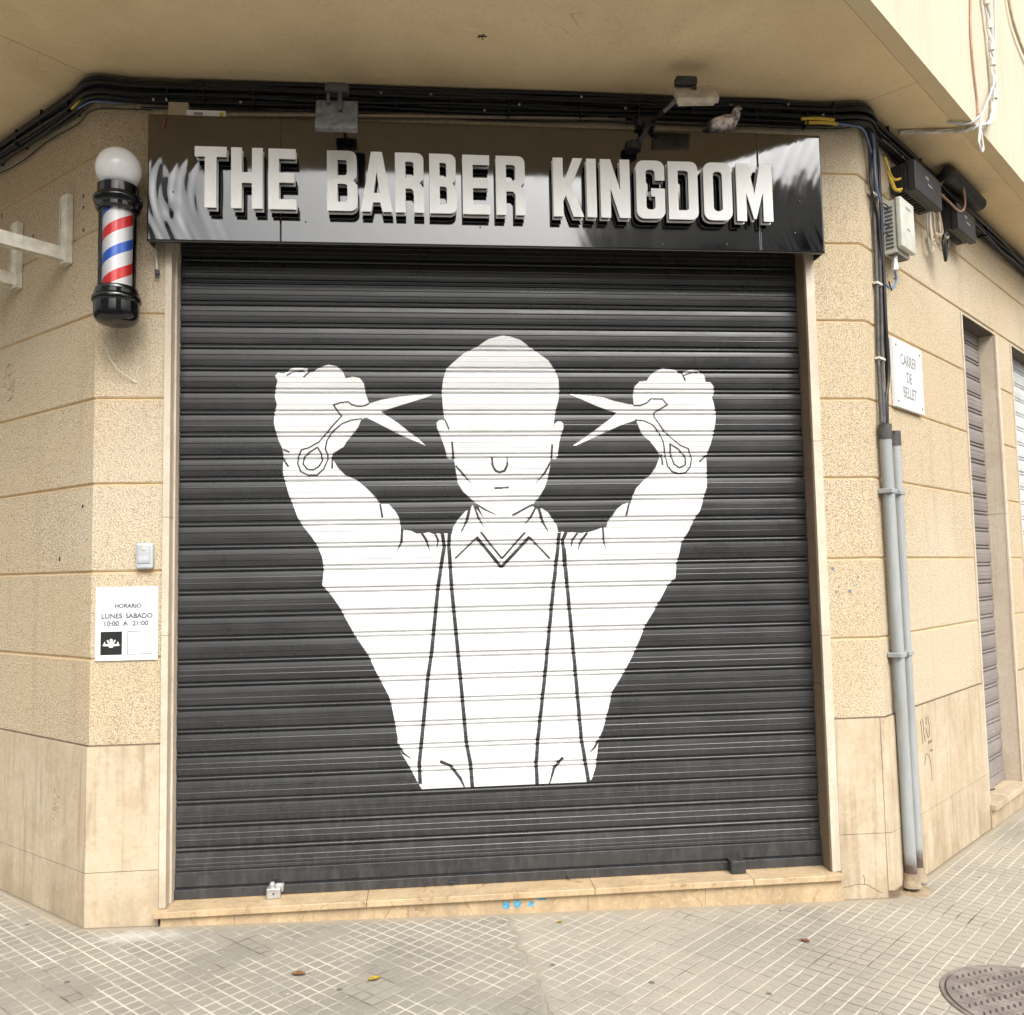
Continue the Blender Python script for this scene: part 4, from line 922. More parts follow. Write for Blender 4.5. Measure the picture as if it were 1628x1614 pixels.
mb.tube(smooth_path([(1.14, -0.10, 3.745), (1.10, -0.06, 3.80), (1.04, -0.03, 3.815), (1.00, -0.02, 3.812)]), 0.006, 7)
mb.build('arm', MAT['cable'], f2)
mb = MB(); mb.tube(smooth_path([(1.150, -0.165, 3.72), (1.155, -0.190, 3.69), (1.135, -0.185, 3.64), (1.10, -0.165, 3.60)]), 0.014, 8); mb.lathe([(0.0001, 3.615), (0.036, 3.612), (0.040, 3.60), (0.040, 3.572), (0.0001, 3.565)], (1.085, -0.165, 0), 20)
mb.build('ballast', MAT['letter_black'], f2)

# white transformer box and beige conduit lying along the top edge of the sign
tr = thing('transformer', 'slim white transformer box with a yellow label on the top left of the sign', 'transformer', (-0.98, -0.05, 3.74))
mb = MB(); mb.box(-1.020, -0.842, -0.10, -0.035, 3.7025, 3.742, 0, 0.003); mb.build('casing', MAT['white_plastic'], tr)
mb = MB(); mb.box(-1.115, -1.023, -0.055, -0.003, 3.735, 3.802, 0, 0.004); mb.build('connection_box', MAT['beige_pvc'], tr)
mb = MB(); mb.box(-0.868, -0.850, -0.1013, -0.1003, 3.712, 3.732); mb.build('label', MAT['yellow'], tr)
mb = MB(); mb.box(-0.985, -0.945, -0.1013, -0.1003, 3.716, 3.730); mb.build('print', MAT['ink_pale'], tr)
mb = MB(); mb.tube([(-0.84, -0.020, 3.765), (-0.2, -0.016, 3.783), (0.4, -0.016, 3.797), (1.09, -0.018, 3.812)], 0.0085, 8)
tag(mb.build('pvc_conduit', MAT['beige_pvc']), 'thin beige conduit running along the wall just above the sign', 'conduit')
mb = MB(); mb.tube([(-0.84, -0.014, 3.742), (-0.55, -0.014, 3.744), (-0.30, -0.014, 3.752)], 0.009, 8)
tag(mb.build('pvc_conduit', MAT['cable_white']), 'short pale conduit from the transformer box to behind the grey floodlight', 'conduit')
mb = MB()
mb.tube(smooth_path([(-1.13, -0.07, 3.735), (-1.10, -0.085, 3.708), (-1.105, -0.125, 3.69), (-1.11, -0.128, 3.655), (-1.118, -0.126, 3.635)]), 0.002, 6)
tag(mb.build('loose_wire', plain('wire_red', (0.45, 0.07, 0.05), 0.5)), 'thin red loose wire hanging over the top left corner of the sign', 'wire')

# ------------------------------------------------------------------ cable bundle under the soffit
cb = thing('cable_bundle', 'thick black bundle of telecom cables running under the ceiling round both corners', 'cables', (0.4, -0.03, 3.86))
T_L, T_R = XL-2.2, XR+3.9
def run(t0, t1, zf, off, r, seed, mat, name='cable', n=8, wob=0.006, step=0.07, parent=None):
    pts = []; t = t0; last = None
    while t <= t1+1e-6:
        w1 = noise.noise(Vector((t*1.6, seed*3.7, 0)))*wob + noise.noise(Vector((t*5, seed*9.1, 2)))*wob*0.5
        w2 = noise.noise(Vector((t*1.3, seed*5.3, 8)))*wob
        # round the corners instead of a hard mitre
        def blend(t):
            acc = Vector((0, 0, 0)); k = 0
            for d in (-0.07, -0.035, 0, 0.035, 0.07):
                tt = t+d
                if abs(tt-XL) < 0.004: tt = XL
                if abs(tt-XR) < 0.004: tt = XR
                acc += WP(tt, 0, off + max(-0.01, w2) + 0.004); k += 1
            return acc/k
        p = blend(t); p.z = zf(t) + w1; p += (mL if t < 0 else mR)*(0.035*math.exp(-((t-(XL if t < 0 else XR))/0.09)**2))
        pts.append(p); t += step
    mb = MB(); mb.tube(smooth_path(pts, 2), r, n); return mb.build(name, mat, parent or cb)
sag = lambda t, a, s: a*abs(sin(t*2.6+s))**2
def zlay(lev, seed):
    def f(t):
        z = 3.905 - lev
        if t < XL: z -= 0.004
        # cables fan apart between the left corner and the middle, then pinch again
        if -1.0 < t < 1.9: z += (0.012 if lev < 0.03 else 0.0)
        return z - sag(t, 0.006, seed)
    return f
levels = [(0.000, .016, .013), (0.006, .040, .012), (0.022, .018, .010), (0.028, .046, .012), (0.040, .022, .009), (0.052, .030, .012), (0.060, .012, .011), (0.068, .040, .009), (0.078, .022, .012), (0.088, .014, .008), (0.090, .036, .008), (0.034, .058, .008), (0.072, .054, .007)]
for i, (lv, of, r) in enumerate(levels):
    run(T_L, T_R if lv < 0.08 else T_R-0.0, zlay(lv, i), of, r, i+1, MAT['cable'] if i % 4 else MAT['letter_black'])
# slack thin cable along the lower edge on the left wall with ties, and a looser one on the right
run(T_L, -1.15, lambda t: 3.765 + 0.010*sin(t*9), 0.012, 0.0035, 31, MAT['cable'], wob=0.010)
run(-1.25, XR-0.05, lambda t: 3.792 - 0.030*max(0, (0.6-abs(t-0.5)))*0.3, 0.012, 0.0035, 33, MAT['cable'], wob=0.008)
run(-1.5, -0.6, lambda t: 3.806 + 0.004*sin(t*9), 0.014, 0.0045, 37, MAT['cable'], wob=0.008)
run(XR+0.2, T_R, lambda t: 3.80 + 0.012*sin(t*5), 0.050, 0.006, 35, MAT['cable_grey'], wob=0.014)
run(XR+0.9, T_R, lambda t: 3.83 + 0.010*sin(t*4+2), 0.075, 0.005, 39, MAT['cable_grey'], wob=0.016)
# ties / clips
mb = MB()
for i, t in enumerate([XL-1.0, XL-0.72, XL-0.45, XL-0.18, -1.12, -0.95, -0.72, -0.42, -0.05, 0.22, 0.5, 0.86, 1.15, 1.42, 1.75, 2.02, 2.16, XR+0.3, XR+0.8, XR+1.4, XR+2.1]):
    z = 3.86 + random.uniform(-0.015, 0.02); o_ = 0.066
    mb.frame_box(WP(t, 0, 0), dL if t < XL else (dR if t > XR else AX), nL if t < XL else (nR if t > XR else nC), UP, -0.003, 0.003, 0.0, o_, z-0.055, min(z+0.032, 3.912))
build_each(mb, 'cable_tie', MAT['cable'], cb)
mb = MB()
for i, t in enumerate([-1.18, -1.12, -0.78, -0.28, -0.12, 0.12, 0.38, 0.55, 0.86, 1.08, 1.36, 1.62, 1.92, 2.1, XR+0.5, XR+1.2]):
    z = 3.86 + random.choice([-0.055, 0.015, 0.03, -0.02]); c = WP(t, z, 0.058)
    mb.frame_box(c, AX, nC, UP, -0.005, 0.005, 0.0, 0.012, -0.005, 0.005, 0, 0.002)
build_each(mb, 'clip_head', plain('clip_grey', (0.40, 0.39, 0.37), 0.5), cb)
for t0, t1, z_, of, dz in [(XL-0.16, XL+0.02, 3.822, 0.050, -0.02), (1.985, 2.160, 3.818, 0.060, 0), (2.01, 2.185, 3.802, 0.052, 0)]:
    mb = MB(); mb.tube(smooth_path([WP(t0, z_, of), WP((t0+t1)/2, z_+0.002, of+0.006), WP(t1, z_-dz*0.3, of)]), 0.0085, 8); mb.build('yellow_sleeve', MAT['yellow'], cb)
mb = MB(); mb.tube(smooth_path([WP(2.17, 3.800, 0.058), WP(2.25, 3.793, 0.058), WP(XR, 3.775, 0.05), RW(0.10, 3.70, 0.04)]), 0.004, 6)
mb.tube(smooth_path([WP(XL-0.10, 3.80, 0.05), WP(XL, 3.798, 0.04), WP(-1.38, 3.800, 0.03), WP(-1.33, 3.803, 0.02)]), 0.004, 6); build_each(mb, 'blue_cable', MAT['cable_blue'], cb)

# cables dropping down the right-hand corner into the conduits
vc = thing('riser_cables', 'grey and black cables clipped down the right corner into the tall conduits', 'cables', tuple(RW(0.15, 2.30, 0.02)))
drops = [([(0.05, 3.86, .05), (0.11, 3.76, .03), (0.135, 3.62, .016), (0.150, 3.40, .016), (0.140, 3.00, .016), (0.110, 2.60, .016), (0.085, 2.28, .026)], .0095, 'cable_grey'),
         ([(0.10, 3.84, .05), (0.17, 3.74, .03), (0.185, 3.55, .02), (0.195, 3.25, .02), (0.185, 2.90, .018), (0.150, 2.55, .018), (0.115, 2.28, .028)], .0095, 'cable_grey'),
         ([(0.14, 3.84, .04), (0.215, 3.72, .03), (0.205, 3.58, .035), (0.200, 3.20, .036), (0.190, 2.85, .036), (0.205, 2.55, .03), (0.150, 2.40, .03), (0.140, 2.28, .035)], .0085, 'cable'),
         ([(0.06, 3.80, .05), (0.125, 3.70, .04), (0.10, 3.60, .03), (0.098, 3.5, .03), (0.17, 3.35, .03), (0.200, 3.10, .026), (0.222, 2.75, .016), (0.215, 2.50, .016), (0.160, 2.28, .028)], .0075, 'cable'),
         ([(0.10, 3.80, .05), (0.12, 3.70, .045), (0.125, 3.55, .045), (0.24, 3.42, .03), (0.245, 3.30, .025), (0.23, 3.15, .02)], .0055, 'cable_blue')]
for pts, r, m_ in drops:
    mb = MB(); mb.tube(smooth_path([RW(a, z, o_) for a, z, o_ in pts], 8), r, 8); mb.build('cable', MAT[m_], vc)
mb = MB()
for z_, a in [(3.50, 0.16), (3.02, 0.17), (2.62, 0.15)]:
    mb.frame_box(PR, dR, nR, UP, a-0.050, a+0.028, 0.002, 0.030, z_-0.006, z_+0.006, 0, 0.002)
build_each(mb, 'clip', MAT['cable_white'], vc)

# the two tall conduits
for k, (sa, za, sb, lab) in enumerate([(0.088, 2.27, 0.130, 'left and thicker of two grey conduits standing at the right corner'), (0.232, 2.25, 0.245, 'right and thinner of two grey conduits standing at the right corner')]):
    cn = thing('conduit', lab, 'conduit', tuple(RW(sb, 0.0, 0.04)), 'grey conduits at the right corner')
    r = 0.029 if k == 0 else 0.025
    mb = MB(); mb.tube([RW(sb + (sa-sb)*f, 0.02 + (za-0.05)*f, r+0.012) for f in [i/10 for i in range(11)]], r, 20); mb.build('pipe', MAT['conduit'], cn)
    mb = MB(); mb.tube([RW(sa, za-0.075, r+0.012), RW(sa, za, r+0.012)], r+0.0035, 20); mb.build('end_cap', MAT['cable_grey'], cn)
    mb = MB(); mb.tube([RW(sb, 0.045, r+0.012), RW(sb, -0.02, r+0.014)], [r+0.004, r+0.010], 18)
    mb.tube([RW(sb, 0.012, r+0.012), RW(sb, -0.02, r+0.014)], [r+0.009, r+0.018], 18); mb.build('base_collar', m_smooth('collar_cement', (0.36, 0.29, 0.20), (0.20, 0.155, 0.105), 22, 0.95, 120, 0.5), cn)
    for z_ in (1.93, 1.11):
        f = z_/za; a = sb + (sa-sb)*f
        mb = MB(); mb.frame_box(PR, dR, nR, UP, a-r-0.014, a+r+0.008, 0.002, 2*r+0.014, z_-0.012, z_+0.012, 0, 0.004); mb.build('clamp', MAT['conduit'], cn)
mb = MB(); mb.lathe([(0.0001, 0.012), (0.035, 0.012), (0.06, 0.009), (0.085, 0.003), (0.105, -0.004), (0.12, -0.03)], RW(0.15, GZ(2.4), 0.035), 40)
for i, v in enumerate(mb.v):
    p = Vector(v); n_ = noise.noise(p*14)*0.045; mb.v[i] = (p.x + n_, p.y + noise.noise(p*11+Vector((5,5,5)))*0.03, p.z + noise.noise(p*40)*0.007)
tag(mb.build('cement_lump', m_smooth('sandy_cement', (0.32, 0.25, 0.16), (0.22, 0.165, 0.10), 14, 0.95, 110, 0.5)), 'rough sandy cement lump round the feet of the grey conduits', 'cement')

# splice boxes, grey box, cable coil, closure
def splice(s0, s1, z0, z1, o0, o1, lab, loc):
    t = thing('splice_box', lab, 'cable box', tuple(RW((s0+s1)/2, z0, 0.03)), 'black splice boxes on the right wall')
    mb = MB(); mb.frame_box(PR, dR, nR, UP, s0, s1, o0, o1-0.045, z0+0.012, z1, 0, 0.006)
    for i in range(5): mb.frame_box(PR, dR, nR, UP, s0-0.004, s0+0.001, o0+0.02+i*0.018, o0+0.028+i*0.018, z0+0.03, z1-0.02)
    mb.build('case', MAT['box_black'], t)
    mb = MB(); mb.frame_box(PR, dR, nR, UP, s0-0.006, s1+0.006, o1-0.043, o1, z0, z1+0.004, 0, 0.006); lid = mb.build('lid', MAT['box_black'], t)
    mb = MB(); a = (s0+s1)/2
    mb.frame_box(PR, dR, nR, UP, a-0.05, a+0.00, o1, o1+0.001, z1-0.055, z1-0.040); mb.frame_box(PR, dR, nR, UP, a-0.015, a+0.055, o1, o1+0.001, z1-0.085, z1-0.074); build_each(mb, 'sticker', MAT['ink_pale'], lid)
    mb = MB()
    for i in range(9): mb.frame_box(PR, dR, nR, UP, s0+0.03+i*(s1-s0-0.06)/9, s0+0.045+i*(s1-s0-0.06)/9, o0+0.02, o1-0.07, z0+0.004, z0+0.0125)
    build_each(mb, 'gland', MAT['letter_black'], t)
    return t
splice(0.44, 0.86, 3.58, 3.745, 0.012, 0.145, 'larger black splice box hanging from the cables near the right corner', 0)
splice(1.245, 1.585, 3.590, 3.752, 0.012, 0.125, 'smaller black splice box further along the right-hand wall', 0)
mb = MB()
for a, b, c_, d_ in [((0.20, 3.70), (0.27, 3.63), (0.33, 3.62), (0.42, 3.655)), ((0.25, 3.60), (0.29, 3.60), (0.34, 3.57), (0.43, 3.60)), ((0.22, 3.63), (0.27, 3.59), (0.32, 3.565), (0.41, 3.582))]:
    mb.tube(smooth_path([RW(p[0], p[1], 0.07) for p in (a, b, c_, d_)]), 0.0072, 8)
tag(mb.build('yellow_sleeves', MAT['yellow']), 'yellow sleeved cable ends entering the larger black splice box', 'cables')

gb = thing('junction_box', 'pale grey ribbed telecom box below the larger black splice box', 'cable box', tuple(RW(0.45, 3.22, 0.03)))
mb = MB(); mb.frame_box(PR, dR, nR, UP, 0.270, 0.455, 0.012, 0.085, 3.205, 3.49, 0, 0.004); mb.build('case', MAT['box_grey'], gb)
mb = MB(); mb.frame_box(PR, dR, nR, UP, 0.262, 0.462, 0.087, 0.118, 3.225, 3.498, 0, 0.008); lid = mb.build('lid', MAT['box_grey'], gb)
mb = MB(); mb.frame_box(PR, dR, nR, UP, 0.33, 0.40, 0.1183, 0.1190, 3.445, 3.458); mb.frame_box(PR, dR, nR, UP, 0.335, 0.385, 0.1183, 0.119, 3.33, 3.342); mb.build('print', MAT['ink_pale'], lid)
mb = MB()
for i in range(11): mb.frame_box(PR, dR, nR, UP, 0.2655, 0.2705, 0.03, 0.07, 3.232+i*0.0215, 3.241+i*0.0215)
for i in range(5): mb.frame_box(PR, dR, nR, UP, 0.29+i*0.034, 0.306+i*0.034, 0.03, 0.08, 3.2015, 3.2062)
build_each(mb, 'vent_slot', MAT['box_slot'], gb)
mb = MB()
for z_ in (3.30, 3.35, 3.44, 3.46): mb.tube([RW(0.268, z_, 0.05), RW(0.215, z_+0.004, 0.045), RW(0.205, z_-0.03, 0.035)], 0.0035, 6)
mb.build('lead', MAT['cable'], gb)
mb = MB(); mb.tube(smooth_path([RW(0.325, 3.215, 0.05), RW(0.325, 3.16, 0.05), RW(0.322, 3.12, 0.05)]), [0.016]*6+[0.019]*6+[0.008], 10); mb.build('foil_seal', plain('foil', (0.66, 0.66, 0.64), 0.3, 0.4), gb)
mb = MB(); mb.tube(smooth_path([RW(0.322, 3.12, 0.05), RW(0.335, 3.08, 0.05), RW(0.318, 3.035, 0.04), RW(0.27, 3.02, 0.035), RW(0.235, 3.035, 0.03)]), 0.0058, 8); mb.build('blue_lead', MAT['cable_blue'], gb)
mb = MB(); mb.tube([RW(0.30, 3.075, 0.05), RW(0.35, 3.085, 0.05)], 0.003, 6); mb.tube([RW(0.25, 3.05, 0.04), RW(0.285, 3.008, 0.04)], 0.004, 6); mb.build('tie', MAT['cable'], gb)

# coil of spare cable between the boxes
cl = thing('cable_coil', 'coil of cream and black spare cable hanging between the two black splice boxes', 'cable coil', tuple(RW(1.02, 3.42, 0.05)))
for k in range(7):
    pts = []; cx_ = 1.00 + random.uniform(-.025, .025); cz_ = 3.585 + random.uniform(-.03, .03); rx = 0.055 + random.uniform(-.02, .02); rz = 0.140 + random.uniform(-.035, .035); of = 0.04 + 0.01*k
    if k >= 5: cx_, cz_, rx, rz = 1.055, 3.435, 0.035, 0.080
    for i in range(25):
        a = 2*pi*i/24; pts.append(RW(cx_+rx*cos(a)+0.012*sin(2*a+k), cz_+rz*sin(a), of+0.008*sin(a+k)))
    mb = MB(); mb.tube(pts, 0.0048 if k < 5 else 0.008, 7); mb.build('loop', MAT['cable_white'] if k < 3 else (MAT['beige_pvc'] if k < 5 else MAT['cable']), cl)
mb = MB(); mb.tube(smooth_path([RW(0.96, 3.76, 0.06), RW(0.90, 3.70, 0.07), RW(1.0, 3.66, 0.08), RW(1.06, 3.52, 0.07), RW(1.03, 3.47, 0.06)]), 0.006, 7); mb.tube([RW(1.01, 3.515, 0.03), RW(1.09, 3.50, 0.10)], 0.018, 8); mb.build('tape_wrap', MAT['beige_pvc'], cl)

cz = thing('cable_closure', 'black ribbed cylindrical cable closure tucked against the ceiling', 'cable closure', tuple(RW(1.45, 3.83, 0.10)))
a_, b_ = RW(1.02, 3.868, 0.135), RW(1.68, 3.862, 0.135); ax_ = (b_-a_)
pts = [a_ + ax_*(i/60) for i in range(61)]; rad = [0.040 + (0.006 if (i//2) % 2 else 0.0) for i in range(61)]; rad[0] = 0.02; rad[1] = 0.038; rad[-2] = 0.038; rad[-1] = 0.02
mb = MB(); mb.tube(pts, rad, 18); mb.build('shell', MAT['box_black'], cz)
mb = MB(); 
for f in (0.2, 0.8):
    c = a_ + ax_*f; mb.frame_box(c, dR, nR, UP, -0.008, 0.008, -0.135, 0.0, 0.036, 0.052)
mb.build('hanger', MAT['cable'], cz)
mb = MB(); mb.tube(smooth_path([RW(1.06, 3.80, 0.07), RW(1.10, 3.90, 0.14), RW(1.20, 3.90, 0.16), RW(1.30, 3.76, 0.15), RW(1.26, 3.70, 0.13), RW(1.15, 3.74, 0.10), RW(1.00, 3.80, 0.06)]), 0.0065, 7)
tag(mb.build('brown_cable', MAT['cable_copper']), 'brown cable looping in front of the ribbed black closure', 'cable')

# ------------------------------------------------------------------ wires on the upper right storey
def FW(s, z, o=0.0): return WP(XR+s, z, 0.392+o)
wb = thing('wire_bundle', 'twisted white wires wrapped in tape hanging from the upper storey to the ceiling edge', 'wires', tuple(FW(0.6, 3.92, 0.02)))
main = [FW(0.93, 5.2, .03), FW(0.90, 4.85, .03), FW(0.955, 4.62, .03), FW(0.975, 4.45, .03), FW(0.985, 4.28, .03), FW(0.955, 4.13, .03), FW(0.83, 3.99, .03), FW(0.72, 3.945, .02), RW(0.66, 3.915, .36), RW(0.60, 3.912, .28), RW(0.50, 3.912, .17), RW(0.42, 3.910, .08)]
for k in range(3):
    pts = []
    for i, p in enumerate(smooth_path(main, 8)):
        a = i*0.55 + k*2.1; pts.append(p + Vector((cos(a)*0.010, sin(a)*0.004, sin(a)*0.008 if i > 55 else 0)))
    mb = MB(); mb.tube(pts, 0.0065 if k else 0.009, 7); mb.build('wire', [MAT['cable_white'], MAT['box_grey'], MAT['grey_plastic']][k], wb)
mb = MB(); mb.tube(smooth_path([FW(1.06, 5.2, .03), FW(1.10, 4.85, .03), FW(1.07, 4.60, .03), FW(1.0, 4.45, .03), FW(1.02, 4.35, .03), FW(0.96, 4.27, .035), FW(0.80, 4.10, .035), FW(0.66, 3.97, .03), RW(0.60, 3.918, .37), RW(0.50, 3.918, .30)]), 0.006, 7); mb.build('wire', MAT['grey_plastic'], wb)
mb = MB(); mb.tube(smooth_path([FW(0.655, 3.98, .04), FW(0.64, 3.90, .03), FW(0.61, 3.83, .03), FW(0.60, 3.79, .03), FW(0.635, 3.76, .03), FW(0.67, 3.785, .03), FW(0.66, 3.83, .03), FW(0.645, 3.88, .03)]), 0.0065, 8); mb.build('end_loop', MAT['cable_white'], wb)
for z_ in (4.75, 4.62, 4.50, 4.40, 4.30, 4.20):
    i = min(range(len(main)), key=lambda j: abs(main[j].z-z_)); s_ = 0.96
    P_ = smooth_path(main, 8); j = min(range(60), key=lambda q: abs(P_[q].z - z_))
    mb = MB(); mb.tube([P_[j-1], P_[j], P_[j+1]], 0.017, 8); mb.build('tape', MAT['cable_white'], wb)
mb = MB(); mb.tube(smooth_path([FW(0.74, 5.2, .008), FW(0.705, 4.75, .008), FW(0.655, 4.45, .008), FW(0.665, 4.25, .008), FW(0.70, 4.08, .008), FW(0.69, 3.99, .012)]), 0.006, 7)
tag(mb.build('brown_cable', MAT['cable_copper']), 'straight brown cable down the cream upper wall at the top right', 'cable')
mb = MB(); mb.tube(smooth_path([FW(1.42, 5.3, .02), FW(1.52, 4.98, .02), FW(1.70, 4.86, .02), FW(1.95, 4.80, .02)]), 0.009, 7)
tag(mb.build('brown_cable', MAT['beige_pvc']), 'tan cable crossing the extreme top right corner', 'cable')

# ------------------------------------------------------------------ air conditioner brackets on the left wall
def bracket(s, z0, z1, lab):
    t = thing('wall_bracket', lab, 'bracket', tuple(LW(s, z0, 0.02)), 'empty cream wall brackets')
    B_ = lambda mb, a, b, o0, o1, c, d, bev=0.0015: mb.frame_box(PL, dL, nL, UP, a, b, o0, o1, c, d, 0, bev)
    mb = MB(); B_(mb, s-0.037, s+0.037, 0.002, 0.006, z0, z1); B_(mb, s-0.037, s-0.033, 0.006, 0.034, z0, z1); B_(mb, s+0.033, s+0.037, 0.006, 0.034, z0+0.002, z1-0.002); B_(mb, s-0.037, s+0.02, 0.030, 0.034, z0, z1)
    mb.build('upright', MAT['bracket'], t)
    mb = MB(); B_(mb, s-0.020, s+0.020, 0.034, 0.52, z0+0.030, z0+0.034); B_(mb, s-0.024, s-0.020, 0.034, 0.52, z0+0.012, z0+0.075); B_(mb, s+0.020, s+0.024, 0.034, 0.52, z0+0.012, z0+0.075); B_(mb, s-0.024, s+0.024, 0.034, 0.52, z0+0.072, z0+0.076)
    mb.build('arm', MAT['bracket'], t)
    mb = MB()
    for zz_ in (z0+0.028, z0+0.062): B_(mb, s-0.012, s+0.006, 0.034, 0.040, zz_-0.007, zz_+0.007, 0.003)
    build_each(mb, 'bolt', MAT['lamp_dark'], t)
bracket(0.262, 3.085, 3.425, 'cream steel wall bracket nearest the barber pole')
bracket(0.785, 3.075, 3.425, 'cream steel wall bracket at the left edge of the picture')
mb = MB()
for s_, z_ in [(0.132, 3.395), (0.130, 3.339), (0.126, 3.226), (0.641, 3.328), (1.011, 3.533), (0.09, 1.90), (0.30, 1.66)]:
    mb.frame_box(PL, dL, nL, UP, s_-0.006, s_+0.006, 0.0, 0.0012, z_-0.008, z_+0.008, 0)
build_each(mb, 'drill_hole', MAT['ink_black'], BLD)

# ------------------------------------------------------------------ pigeon on the sign
pg = MB()
spine = [((1.418, -0.070, 3.7085), .004, .014), ((1.450, -0.072, 3.7150), .006, .020), ((1.488, -0.074, 3.728), .012, .022), ((1.515, -0.076, 3.742), .028, .030), ((1.548, -0.080, 3.758), .040, .040),
         ((1.582, -0.084, 3.768), .043, .042), ((1.608, -0.088, 3.776), .038, .038), ((1.624, -0.091, 3.792), .028, .029), ((1.631, -0.093, 3.806), .023, .024), ((1.634, -0.095, 3.820), .022, .023), ((1.639, -0.099, 3.832), .021, .022), ((1.647, -0.107, 3.835), .013, .014), ((1.655, -0.115, 3.830), .004, .004), ((1.660, -0.121, 3.826), .0008, .0008)]
vs = []; n = 18; N_ = len(spine)
for i, (p, rv, rh) in enumerate(spine):
    p = Vector(p); t_ = (Vector(spine[min(i+1, N_-1)][0]) - Vector(spine[max(i-1, 0)][0])).normalized()
    sd_ = t_.cross(UP).normalized(); up_ = sd_.cross(t_)
    for k in range(n): a = 2*pi*k/n; vs.append(p + sd_*cos(a)*rh + up_*sin(a)*rv)
pg.add(vs, [(i*n+k, i*n+(k+1) % n, (i+1)*n+(k+1) % n, (i+1)*n+k) for i in range(N_-1) for k in range(n)], 0, True)
pg.poly([vs[k] for k in range(n)][::-1]); 
t = NT('pigeon_plumage'); p = t.pos(); x = t.sep(p)[0]
nn = t.noise(p, 38, 4, 0.6, 0.4)
c = t.mix(t.ramp(nn, 0.46, 0.60), (0.86, 0.80, 0.74), (0.38, 0.32, 0.31)); c = t.mix(t.ramp(x, 1.49, 1.512, 0.95, 0.0), c, (0.035, 0.03, 0.03))
c = t.mix(t.math('MULTIPLY', t.ramp(x, 1.600, 1.618, 0.0, 0.8), t.ramp(nn, 0.40, 0.55)), c, (0.14, 0.13, 0.14)); MAT['plume'] = t.out(c, 0.75, t.bump(t.noise(t.mapping(p, (70, 70, 140)), 1, 3), 0.5, 0.004), 0, 0.2)
pgo = thing('pigeon', 'pale mottled pigeon perched on the top edge of the sign, facing right', 'pigeon', (1.57, -0.08, 3.7025))
pb = pg.build('body', MAT['plume'], pgo, 80)
for sgn in (-1, 1):
    mb = MB(); c_ = Vector((1.548, -0.080+sgn*0.036, 3.762)); V = []
    for j in range(9):
        f = j/8
        for k in range(10):
            a = 2*pi*k/10; L_ = -0.078+0.135*f; hgt = 0.030*sin(pi*min(1, f*0.9+0.12))**0.7
            V.append(c_ + Vector((L_*0.93, sgn*(0.007*cos(a) + 0.004*sin(pi*f)), L_*0.30 + hgt*sin(a)*0.9)))
    mb.add(V, [(i*10+k, i*10+(k+1) % 10, (i+1)*10+(k+1) % 10, (i+1)*10+k) for i in range(8) for k in range(10)], 0, True)
    mb.build('wing', MAT['plume'], pgo, 80)
for sgn in (-1, 1):
    mb = MB(); fx, fy = 1.572, -0.084+sgn*0.014
    mb.tube([(fx, fy, 3.735), (fx+0.004, fy, 3.712), (fx, fy, 3.7055)], [0.006, 0.0035, 0.003], 7)
    for a in (-0.5, 0, 0.5, pi): mb.tube([(fx, fy, 3.7055), (fx+0.016*cos(a), fy-0.016*sin(a), 3.7045)], 0.002, 6)
    mb.build('leg', plain('pigeon_leg', (0.45, 0.16, 0.12), 0.6), pgo)
mb = MB()
for sgn in (-1, 1):
    e = Vector((1.6395, -0.097+sgn*0.0165, 3.831)); mb.lathe([(0.0001, 0.003), (0.003, 0.0), (0.0001, -0.003)], e, 8)
mb.build('eye', MAT['ink_black'], pgo)

# ------------------------------------------------------------------ marks on walls (flush paint and marker)
def ink(pts, r, mat, name='marker_scrawl', parent=None, flat=None):
    mb = MB()
    for pl in pts:
        P_ = [Vector(q) for q in pl]
        mb.tube(smooth_path(P_, 4) if len(P_) > 2 else P_, r, 5)
    return mb.build(name, mat, parent or BLD)
import math as _m
ring = [[LW(0.87+0.055*cos(a)*(1+.08*sin(3*a)), 2.600+0.095*sin(a), 0.0005) for a in [2*pi*i/20 for i in range(21)]], [LW(0.87+0.022*cos(a), 2.600+0.045*sin(a)+0.01*sin(3*a), 0.0005) for a in [2*pi*i/12 for i in range(13)]]]
ink(ring, 0.0050, MAT['graffiti'])
scr = [[LW(0.26+0.025*sin(i*2.1+k)+0.01*k, 0.60-0.016*i-0.03*k, 0.0102) for i in range(9)] for k in range(3)]
ink(scr, 0.0013, MAT['graffiti'])
RS = lambda a, z, o: RW(a+0.165, z, o)
rs = [[RS(0.30+i*0.004, 0.735-0.030*i, 0.0102) for i in range(5)], [RS(0.335, 0.74, .0102), RS(0.34, 0.66, .0102), RS(0.355, 0.62, .0102)],
      [RS(0.385, 0.745, .0102), RS(0.385, 0.70, .0102)], [RS(0.415, 0.745, .0102), RS(0.42, 0.70, .0102)], [RS(0.375, 0.69, .0102), RS(0.395, 0.64, .0102), RS(0.42, 0.64, .0102), RS(0.43, 0.70, .0102)],
      [RS(0.40+0.012*i, 0.60+0.014*(i % 2), .0102) for i in range(6)], [RS(0.42+0.010*i, 0.555+0.010*(i % 2), .0102) for i in range(5)],
      [RS(0.33, 0.50, .0102), RS(0.35, 0.545, .0102), RS(0.38, 0.55, .0102), RS(0.41, 0.52, .0102), RS(0.43, 0.45, .0102), RS(0.425, 0.40, .0102)]]
ink(rs, 0.0021, MAT['graffiti_dark'])
ink([[WP(2.045+0.0105*i, 0.014+0.014*sin(i*0.20)-(0.0042*(i-12) if i > 12 else 0)+random.uniform(-.0028, .0028), .0102) for i in range(20)], [WP(2.15, 0.022, .0102), WP(2.156, 0.045, .0102), WP(2.15, 0.07, .0102)]], 0.0011, MAT['ink_black'], 'crack')
